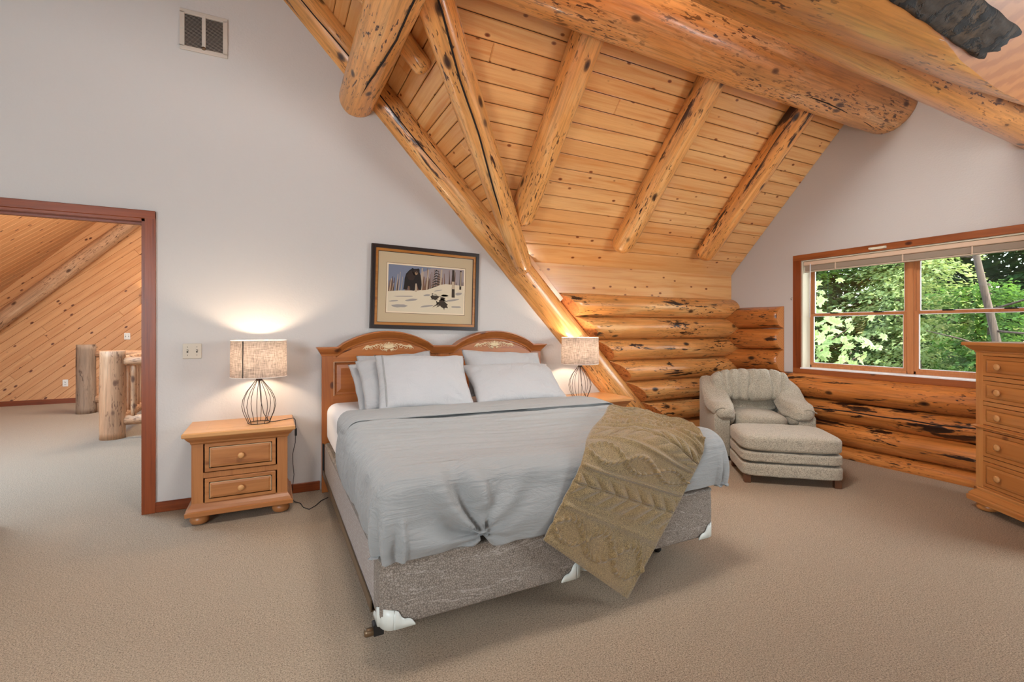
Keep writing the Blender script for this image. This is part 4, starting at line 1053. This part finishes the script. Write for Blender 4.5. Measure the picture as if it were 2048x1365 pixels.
m_ = dv.modifiers.new('thick', 'SOLIDIFY'); m_.thickness = .012; m_.offset = -1
# turned-back band at the head
def band(y0, y1, lift, seed, rad2):
    rows_ = []
    for j in range(17):
        t = j/16; a = t*PI*2
        row = []
        for i in range(101):
            s = i/100; X = .30+s*(2.05)
            u = (X-.46); 
            d = (.46-X) if X < .46 else (X-2.19 if X > 2.19 else 0); sx = -1 if X < .46 else 1
            # a flat roll of cloth, following the mattress edge
            yc_ = (y0+y1)/2+.01*nz(X*2, seed)-.06*(X-1.3); hw = (y1-y0)/2; 
            yy = yc_+hw*math.cos(a); th = .016*math.sin(a)*(1-.4*abs(math.cos(a)))+.003*nz(X*4, math.cos(a)*3, seed)
            L = .17; dd = d*(L/.16) if d > 0 else 0
            o, z = drape(dd+.0, .075, .775+lift, .05)
            x = (.46 if sx < 0 else 2.19)+sx*max(0, o)*1. if d > 0 else X
            nxn = sm(0, .12, dd)
            row.append((x+sx*th*nxn*(1 if d > 0 else 0), yy-.25*dd, z+th*(1-nxn*.8)))
        rows_.append(row)
    return rows_
mb = MB(); mb.grid(band(2.84, 3.24, .016, 3, .07), 0, True); mb.build('turned_back_band', 'sheet', dv)
# ------------------------------------------------------------------ pillows
def pillow(label, c, wd, ht, th, tilt, yaw, roll=0, seed=1, hem=None, sag=.0):
    n = 40; t = thing('pillow', label, 'pillow', c, 0, 'white pillows on the bed')
    t.rotation_euler = (Matrix.Rotation(yaw, 3, 'Z') @ Matrix.Rotation(-tilt, 3, 'X') @ Matrix.Rotation(roll, 3, 'Y')).to_euler()
    def side(sg):
        P = []
        for j in range(n+1):
            row = []
            for i in range(n+1):
                u = -1+2*i/n; v = -1+2*j/n
                e = max(0, (1-abs(u)**2.6))*max(0, (1-abs(v)**2.6)); k = e**.5
                pin = 1-.07*(1-abs(u)**2)*abs(v)**3; pinu = 1-.05*(1-abs(v)**2)*abs(u)**3
                x = u*wd/2*pinu; z = v*ht/2*pin
                z -= sag*ht*(1-v)*.2*0
                wr = .010*nz(u*2+seed, v*2, seed)+.007*nz(u*5+seed, v*5, seed+4)*(.4+abs(u)+abs(v))*.6
                rad_ = .006*math.sin(14*math.atan2(v-.95, u-.75)+seed)*math.exp(-((u-.75)**2+(v-.95)**2)/.5)
                rad2 = .006*math.sin(12*math.atan2(v+.95, u-.9)+seed)*math.exp(-((u-.9)**2+(v+.95)**2)/.4)
                edge = min(1, e*6)
                y = -sg*(th/2*k*(1+.12*nz(u*1.3, v*1.3, seed+2))+(wr+rad_+rad2)*edge)
                y += .014*nz(u*1.2, v*1.2, seed+8)
                z += .010*nz(u*3, seed, 2)*abs(v)**4; x += .008*nz(v*3, seed, 6)*abs(u)**4
                row.append((x, y, z))
            P.append(row)
        return P
    mb = MB(); mb.grid(side(1), 0, True); mb.grid(side(-1), 0, True, True); o = mb.build('pillowcase', 'pillow', t)
    if hem is not None:
        rows_ = []
        for j in range(31):
            v = -1+2*j/30; e = max(0, 1-abs(hem)**2.6)*max(0, 1-abs(v)**2.6)
            y = -(th/2*e**.5)-.004
            rows_.append([(hem*wd/2+dx, y-(.003 if abs(dx) < .004 else -.002)+.014*nz(hem*1.2, v*1.2, seed+8)+.010*nz(hem*2+seed, v*2, seed)*-1, v*ht/2*.97) for dx in (-.006, -.003, .003, .006)])
        MB().grid(rows_, 0, True).build('hem', 'sheet', o)
    return t
tops_ = .745
pillow('grey white pillow at the back on the left, leaning on the headboard', (.93, 3.86, tops_+.20), .62, .44, .12, R(34), R(2), R(-3), 11)
pillow('thin pillow edge showing leftmost, behind the two left pillows', (.83, 3.70, tops_+.165), .58, .42, .09, R(40), R(4), R(-3), 66)
pillow('plumped pillow second from the left, behind the front left one', (.89, 3.58, tops_+.185), .64, .46, .13, R(42), R(1), R(-2), 22)
pillow('large smooth pillow in front on the left side of the bed', (1.00, 3.41, tops_+.20), .68, .50, .15, R(44), R(-3), R(2.), 33, hem=-.84)
pillow('pillow standing behind the front right pillow by the headboard', (1.81, 3.70, tops_+.20), .74, .46, .13, R(36), R(0), R(4.), 44)
pillow('wrinkled pillow leaning in front on the right side of the bed', (1.78, 3.47, tops_+.145), .80, .48, .15, R(56), R(-1), R(1.), 55)
# ------------------------------------------------------------------ throw
def throw():
    top = .772; rad = .10; yE = 1.815      # front face
    A = [(2.115, 2.70), (1.86, 2.42), (1.57, 2.14), (1.33, 1.87), (1.20, 1.70), (1.065, 1.49)]
    B = [(2.135, 1.98), (2.09, 1.86), (2.02, 1.72), (1.94, 1.62), (1.80, 1.44), (1.53, 1.115)]
    def lerp(L, t):
        t = t*(len(L)-1); i = min(int(t), len(L)-2); f_ = t-i
        # smooth Catmull-Rom
        p = [L[max(0, i-1)], L[i], L[i+1], L[min(len(L)-1, i+2)]]
        r = []
        for k in (0, 1):
            a, b, c, d = (q_[k] for q_ in p)
            r.append(.5*((2*b)+(-a+c)*f_+(2*a-5*b+4*c-d)*f_**2+(-a+3*b-3*c+d)*f_**3))
        return r
    n, m_ = 300, 150; P = []; LEN, WID = 1.35, .72
    for j in range(n+1):
        t = j/n; a = lerp(A, t); b = lerp(B, t); row = []
        for i in range(m_+1):
            s = i/m_; X = a[0]+(b[0]-a[0])*s; Q = a[1]+(b[1]-a[1])*s
            # relief pattern in cloth coordinates
            U_ = t*LEN; V_ = s*WID; hgt = 0
            gath = sm(.50, .18, t)       # gathered folds near the top
            # centred leaf columns
            for vc in (.16, .60, 1.04):
                w_ = .080; du = U_-vc
                if abs(du) < w_:
                    per = .095; ph = ((V_+abs(du)*1.1) % per)/per
                    leaf = math.sin(PI*ph)**.7*(1-abs(du)/w_)**.4; vein = 1-math.exp(-(du/.006)**2)
                    hgt += .019*leaf*vein
                # ribs beside the leaf column
                for e in (-.115, .115):
                    hgt += .015*math.exp(-((du-e)/.012)**2)
            for vc in (.38, .82, 1.24):    # diamonds of twisted rope
                per = .46; w_ = .050
                off_ = w_*math.sin(2*PI*V_/per)
                for sg in (-1, 1):
                    dd = U_-(vc+sg*off_)
                    tw = .5+.5*math.cos(2*PI*(V_/.035)+sg*dd*120)
                    hgt += (.008+.010*tw)*math.exp(-(dd/.012)**2)
            if t > .955: hgt = .006*math.exp(-((t-.98)/.012)**2)+.002
            hgt *= sm(0, .035, s)*sm(1, .965, s)
            fold = gath*min(1, 12*s, 12*(1-s))*(.012*abs(math.sin(U_*75+4*nz(s*2.2, t*5)+1.2*s))+.004*nz(s*5, t*60))+.02*math.exp(-((s-.42-.10*math.sin(t*9))/.10)**2)*sm(.55, .3, t)
            # lay over the duvet
            d = (yE+rad)-Q
            if d <= 0: base = Vector((X, Q, top)); nn = Vector((0, 0, 1))
            else:
                o, z = drape(d, rad, top, .0); base = Vector((X, yE+rad-o, z)); aa = min(d/rad, PI/2); nn = Vector((0, -math.sin(aa), math.cos(aa)))
                if z < .40: base.y -= 0
            dR = X-2.17
            if dR > 0 and d <= 0: base.z -= .12*sm(0, .1, dR)*0+dR*.6
            wv_ = .010*nz(s*2.2, t*3, 5)
            p = base+nn*(hgt+fold+.012+abs(wv_))
            row.append(tuple(p))
        P.append(row)
    return P
mb = MB(); mb.grid(throw(), 0, True)
th = mb.build('throw_blanket', 'throw', label='tan knit-pattern throw draped over the front right of the bed', cat='blanket')
m_ = th.modifiers.new('thick', 'SOLIDIFY'); m_.thickness = .010; m_.offset = -1

# ------------------------------------------------------------------ armchair and ottoman
def puff(name, parent, c, s, mat='chair', e=3.2, n=18, wr=.006, seed=0, rot=None, bulge=None, creases=(), **kw):
    """soft cushion: rounded box of half sizes s with bulge and wrinkles"""
    mb = MB(); c = Vector(c); Rm = rot.to_matrix() if rot is not None else Matrix.Identity(3)
    def pt(d):
        d = Vector(d); k = (abs(d.x)**e+abs(d.y)**e+abs(d.z)**e)**(-1/e); p = d*k
        q_ = Vector((p.x*s[0], p.y*s[1], p.z*s[2]))
        if bulge: q_ = Vector(bulge(p, q_))
        nn = Vector((p.x/s[0], p.y/s[1], p.z/s[2])).normalized()
        w_ = wr*(nz(q_.x*7+seed, q_.y*7, q_.z*7)+.5*nz(q_.x*16+seed, q_.y*16, q_.z*16))
        for (cx, wd_, dp) in creases: w_ -= dp*math.exp(-((q_.x-cx-.03*nz(q_.z*6, cx*9))/wd_)**2)*(.5+.5*math.cos(q_.z/s[2]*1.2))
        return c+Rm@(q_+nn*w_)
    for ax_ in range(3):
        for sg in (-1, 1):
            G = []
            for i in range(n+1):
                row = []
                for j in range(n+1):
                    a = math.tan((-1+2*i/n)*PI/4); b = math.tan((-1+2*j/n)*PI/4); v = [0, 0, 0]
                    v[ax_] = sg; v[(ax_+1) % 3] = a; v[(ax_+2) % 3] = b; row.append(pt(v))
                G.append(row)
            mb.grid(G, 0, True)
    me = mb.mesh(name); bm = bmesh.new(); bm.from_mesh(me); bmesh.ops.remove_doubles(bm, verts=bm.verts, dist=1e-4)
    bmesh.ops.recalc_face_normals(bm, faces=bm.faces); bm.to_mesh(me); bm.free()
    return link(name, me, mat, parent, False, **kw)
def piping(parent, pts, r=.005): return MB().tube(pts, r, 6).build('piping', 'chair', parent)
# ottoman: local x along its width, y towards the chair, origin front left
ot = thing('ottoman', 'beige chenille ottoman in front of the armchair', 'ottoman', (3.62, 2.78, 0), R(-40.3))
puff('cushion', ot, (.395, .30, .347), (.400, .318, .073), e=6, wr=.003, n=22, bulge=lambda p, q_: (q_.x, q_.y, q_.z+.012*(1-p.x**2)*(1-p.y**2)*(1 if p.z > 0 else 0)))
puff('upper_band', ot, (.395, .30, .232), (.392, .310, .046), e=9, wr=.005, n=22, creases=[(-.26, .008, .008), (-.12, .01, .006), (.05, .008, .008), (.16, .01, .008), (.24, .008, .006)])
puff('lower_band', ot, (.395, .30, .122), (.392, .310, .058), e=10, wr=.003, n=18)
for (x, y) in ((.05, .05), (.74, .05), (.05, .55), (.74, .55)):
    MB().box(x-.025, x+.025, y-.025, y+.025, 0, .07, bev=.003).build('leg', 'leg', ot)
# armchair: local x width .94, y depth .70 towards the back
ch = thing('armchair', 'overstuffed beige armchair in the log wall corner', 'armchair', (3.97, 3.36, 0), R(-36))
CW, CD_ = .94, .70
puff('seat_base', ch, (CW/2, .36, .20), (CW/2-.12, .33, .15), e=10, wr=.003)
puff('seat_cushion', ch, (CW/2, .27, .385), (.255, .29, .085), e=3.6, wr=.004, n=20, bulge=lambda p, q_: (q_.x, q_.y, q_.z+.015*(1-p.x**2)*(1 if p.z > 0 else 0)))
def arm(sx):
    """arm panel: flat side and front with scooped top line"""
    mb = MB(); rings = []
    xo = 0 if sx < 0 else CW; xi = .15 if sx < 0 else CW-.15
    for k in range(15):
        t = k/14; y = .012+t*(CD_-.03); z1 = .50+.30*sm(.35, .95, t)
        P = []
        prof = [(0, .05), (0, .3), (0, z1-.05), (.12, z1-.01), (.5, z1), (.88, z1-.01), (1, z1-.05), (1, .3), (1, .05)]
        P = [(xo+(xi-xo)*a, y+(.01 if b > .45 else 0), b) for a, b in prof]; rings.append(P)
    mb.loft(rings, 0, False); o = mb.build('arm', 'chair', ch)
    bv = o.modifiers.new('bevel', 'BEVEL'); bv.width = .012; bv.segments = 3
    for p in o.data.polygons: p.use_smooth = True
    cx = .10 if sx < 0 else CW-.10
    def blg(p, q_):
        # pillow arm: slopes from the back down to the front, rolls over outside, nose droops at the front
        yy = (q_.y/.34+1)/2
        z = q_.z+.21*sm(.30, 1.0, yy)-.035*sm(.25, 0, yy)
        x = q_.x*(1+.10*math.sin(PI*yy))+(-sx)*.05*sm(.0, -.12, q_.z)
        return (x, q_.y, z)
    cu = puff('arm_cushion', o, (cx, .32, .515), (.122, .345, .085), e=3., wr=.010, n=22, seed=3*sx, bulge=blg)
    # gathered front of the arm pillow and its inner flank
    puff('arm_flank', cu, (.165 if sx < 0 else CW-.165, .24, .465), (.055, .22, .115), e=2.8, wr=.008, n=16, seed=7)
    xs = (.0, .15) if sx < 0 else (CW-.15, CW)
    P = []
    for k in range(13):
        t = k/12; P.append((xs[0]+(xs[1]-xs[0])*t, .004, .505+.035*math.sin(PI*t)-(.02 if 0 else 0)))
    piping(o, P, .006)
    return o
arm(-1); arm(1)
bp = MB(); rings = []
for k in range(9):
    t = k/8; z = .05+.73*t; o_ = -.0+.03*t
    rings.append([(.0+.03*t**3, CD_-.16+o_, z), (CW-.03*t**3, CD_-.16+o_, z), (CW-.03*t**3, CD_+.0+.02*t, z), (.03*t**3, CD_+.02*t, z)])
bp.loft(rings, 0, False); o = bp.build('back_frame', 'chair', ch); bv = o.modifiers.new('bevel', 'BEVEL'); bv.width = .03; bv.segments = 4
for p in o.data.polygons: p.use_smooth = True
puff('lower_back', ch, (CW/2, .53, .53), (.29, .07, .10), e=4, wr=.004)
def bb(p, q_): return (q_.x*(1+.06*p.z), q_.y-.03*p.z*0+.03*(p.z-1)*-0, q_.z+.02*(1-p.x**2)*(1 if p.z > 0 else -.6))
rot_ = Matrix.Rotation(R(-12), 4, 'X').to_euler()
puff('back_cushion', ch, (CW/2, .49, .715), (.39, .125, .160), e=3.6, wr=.012, n=44, seed=4, rot=rot_, bulge=bb, creases=[(-.21, .016, .034), (-.12, .014, .026), (-.02, .014, .038), (.08, .02, .012), (.20, .014, .028), (-.29, .014, .028), (.30, .014, .02)])
for (x, y) in ((.06, .06), (CW-.06, .06), (.06, .62), (CW-.06, .62)):
    MB().box(x-.025, x+.025, y-.025, y+.025, 0, .06, bev=.003).build('leg', 'leg', ch)

# ------------------------------------------------------------------ dresser
# local frame: x along the front from the far corner towards the camera, -y is the front
dr_ = thing('dresser', 'tall pine chest of drawers at the right edge of the room', 'dresser', (4.665, 1.615, 0), R(-90-34))
DW, DD = .98, .46
b = MB()
b.box(0, .062, 0, .03, .17, 1.17, bev=.003); b.box(DW-.062, DW, 0, .03, .17, 1.17, bev=.003)
b.box(0, .02, .03, DD, .17, 1.17); b.box(DW-.02, DW, .03, DD, .17, 1.17); b.box(.02, DW-.02, DD-.015, DD, .17, 1.17)
zz_ = [(1.137, .985), (.957, .803), (.775, .632), (.594, .403), (.372, .186)]
b.build('body', 'dressz', dr_)
f = MB(); prev = 1.175
for (zt, zb) in zz_: f.box(.062, DW-.062, .002, .03, zt, prev); prev = zb
f.box(.062, DW-.062, .002, .03, .17, prev); f.build('face_frame', 'dress', dr_)
MB().rectloft(0, DW, 0, DD, [(0, 1.155), (.004, 1.160), (.006, 1.168), (.018, 1.176), (.040, 1.198), (.044, 1.204), (.054, 1.206), (.058, 1.212), (.058, 1.228), (.052, 1.233)]).build('top', 'dress', dr_)
MB().rectloft(0, DW, 0, DD, [(0, .602), (.012, .606), (.020, .612), (.020, .618), (.010, .622), (0, .626)]).build('waist_moulding', 'dress', dr_)
MB().rectloft(0, DW, 0, DD, [(.036, .062), (.038, .095), (.028, .102), (.030, .112), (.022, .122), (.006, .145), (.008, .160), (0, .168)]).build('base_moulding', 'dress', dr_)
for (x, y) in ((.045, .045), (DW-.045, .045), (.045, DD-.06), (DW-.045, DD-.06)):
    MB().lathe([(.034, 0), (.058, .010), (.066, .028), (.058, .05), (.044, .060), (.044, .064)], (x, y, 0), 18).build('bun_foot', 'dress', dr_)
for (zt, zb) in zz_:
    drawer(dr_, .068, DW-.068, zb+.004, zt-.004, .006, 'dress', (-.275, .275), False, .025)

# ------------------------------------------------------------------ outside the window
gr = MB().box(5.6, 40, -15, 30, -2.6, -2.2).build('ground', 'soil', kind='structure')
def maple_leaf():
    lobes = [(0, 1.0), (.22, .60), (.42, .62), (.80, .86), (.62, .45), (.95, .30), (.88, .12), (.45, .08), (.55, -.12), (.30, -.10), (.10, -.18)]
    P = [(x*.5, y*.5) for x, y in lobes]; P = P+[(-x, y) for x, y in reversed(P[1:])]
    mb = MB(); c = (0, .08, 0); vs = [c]+[(x, y, -.10*(abs(x)**1.2)+.02*math.sin(y*7)) for x, y in P]; n = len(P)
    mb.add(vs, [(0, i+1, (i+1) % n+1) for i in range(n)], 0, False); return mb.mesh('leaf')
leafme = maple_leaf(); leafme.materials.append(M['maple'])
mp = thing('maple_tree', 'sunlit bigleaf maple branches with broad pale leaves outside the window', 'tree', (8.4, 5.3, -2.2))
rnd = random.Random(5)
br = MB()
def wl(p): return (p[0]-8.4, p[1]-5.3, p[2]+2.2)
br.tube([wl(p) for p in ((8.4, 5.3, -2.2), (8.35, 5.2, -.5), (8.3, 5.1, .8))], [.06, .05, .03], 8)
twigs = [((8.3, 5.1, .5), (8.0, 4.75, 1.9)), ((8.3, 5.1, .6), (7.9, 4.2, 1.35)), ((8.3, 5.1, .2), (7.9, 4.0, .95)), ((8.3, 5.1, .4), (8.2, 5.2, 1.3)), ((8.3, 5.1, -.2), (7.8, 3.5, .45)), ((8.3, 5.1, 0), (8.0, 4.5, .6))]
for a, b in twigs: br.tube([wl(a), wl(((a[0]+b[0])/2, (a[1]+b[1])/2, (a[2]+b[2])/2+.12)), wl(b)], [.02, .013, .006], 6)
br.build('branch', 'bark', mp)
for k in range(190):
    a, b = rnd.choice(twigs); t = rnd.uniform(.25, 1.1)
    p = Vector(a).lerp(Vector(b), t)+Vector((rnd.gauss(0, .16), rnd.gauss(0, .22), rnd.gauss(0, .13)+.05))
    o = bpy.data.objects.new('leaf', leafme); col.objects.link(o); o.parent = mp
    s_ = rnd.uniform(.15, .27); o.scale = (s_, s_, s_); o.location = wl(p)
    o.rotation_euler = (Matrix.Rotation(rnd.gauss(.35, .3), 3, 'Z') @ Matrix.Rotation(rnd.gauss(-.85, .3), 3, 'Y') @ Matrix.Rotation(rnd.gauss(0, .3), 3, 'X') @ Matrix.Rotation(rnd.uniform(0, 6.28), 3, 'Z')).to_euler()
def conifer(label, x, y, z0, h, spread, n, mat, seed, trunk=.12, lean=(0, 0), droop=.35, size=.075, low=.1):
    rd = random.Random(seed); t = thing('conifer_tree', label, 'tree', (x, y, z0), 0, 'trees outside the window')
    MB().tube([(lean[0]*k/6*h, lean[1]*k/6*h, h*k/6) for k in range(7)], [trunk*(1-.12*k) for k in range(7)], 10).build('trunk', 'bark', t)
    V = []; F = []
    nb = n
    for i in range(nb):
        f_ = rd.uniform(low, 1); zb = h*f_; L = spread*(1-f_*.55)*rd.uniform(.5, 1.1); a = rd.uniform(0, 2*PI)
        ca, sa = math.cos(a), math.sin(a); bx, by = lean[0]*f_*h, lean[1]*f_*h
        m2 = int(26*L)+8
        for j in range(m2):
            q_ = rd.random()**.7; r = L*q_; z = zb-droop*r*r/spread+rd.gauss(0, .03)
            off_ = rd.gauss(0, .16*L*(1.1-q_)+.03); cx = bx+ca*r-sa*off_; cy = by+sa*r+ca*off_
            sz = size*rd.uniform(.6, 1.5); d = Vector((rd.gauss(ca, .5), rd.gauss(sa, .5), rd.gauss(-.35, .3))).normalized()*sz*1.6
            w_ = d.cross(Vector((rd.gauss(0, .4), rd.gauss(0, .4), 1))).normalized()*sz*.42; b0 = len(V)
            V += [(cx-w_.x*.3, cy-w_.y*.3, z-w_.z*.3), (cx+d.x*.5+w_.x, cy+d.y*.5+w_.y, z+d.z*.5+w_.z), (cx+d.x, cy+d.y, z+d.z), (cx+d.x*.5-w_.x, cy+d.y*.5-w_.y, z+d.z*.5-w_.z)]
            F.append((b0, b0+1, b0+2, b0+3))
    me = bpy.data.meshes.new('foliage'); me.from_pydata(V, [], F); me.update()
    link('foliage', me, mat, t, False, kind='stuff'); return t
lt = thing('leaning_tree', 'slender leaning tree trunk seen through the right window panes', 'tree', (9.4, 2.6, -2.2))
LP = [(9.4, 2.55, -2.2), (9.4, 2.75, -.2), (9.4, 3.0, 1.0), (9.4, 3.16, 1.9), (9.4, 3.3, 2.7), (9.4, 3.36, 4.2)]
MB().tube([(x-9.4, y-2.6, z+2.2) for x, y, z in LP], [.07, .058, .05, .045, .04, .03], 10).build('trunk', 'bark', lt)
bb_ = MB()
for (z0, dy, dz, L) in ((1.6, -1, .25, .9), (1.0, 1, .3, .8), (1.3, -1, -.1, 1.1), (2.4, 1, .2, 1.2), (.7, -1, .35, .9)):
    y0 = 3.0+.18*(z0-1.0); bb_.tube([(0, y0-2.6, z0+2.2), (-.1, y0-2.6+dy*L*.5, z0+2.2+dz*.6), (-.15, y0-2.6+dy*L, z0+2.2+dz)], [.018, .012, .005], 6)
bb_.build('twigs', 'bark', lt, kind='stuff')
for a in CONIFERS: conifer(*a)
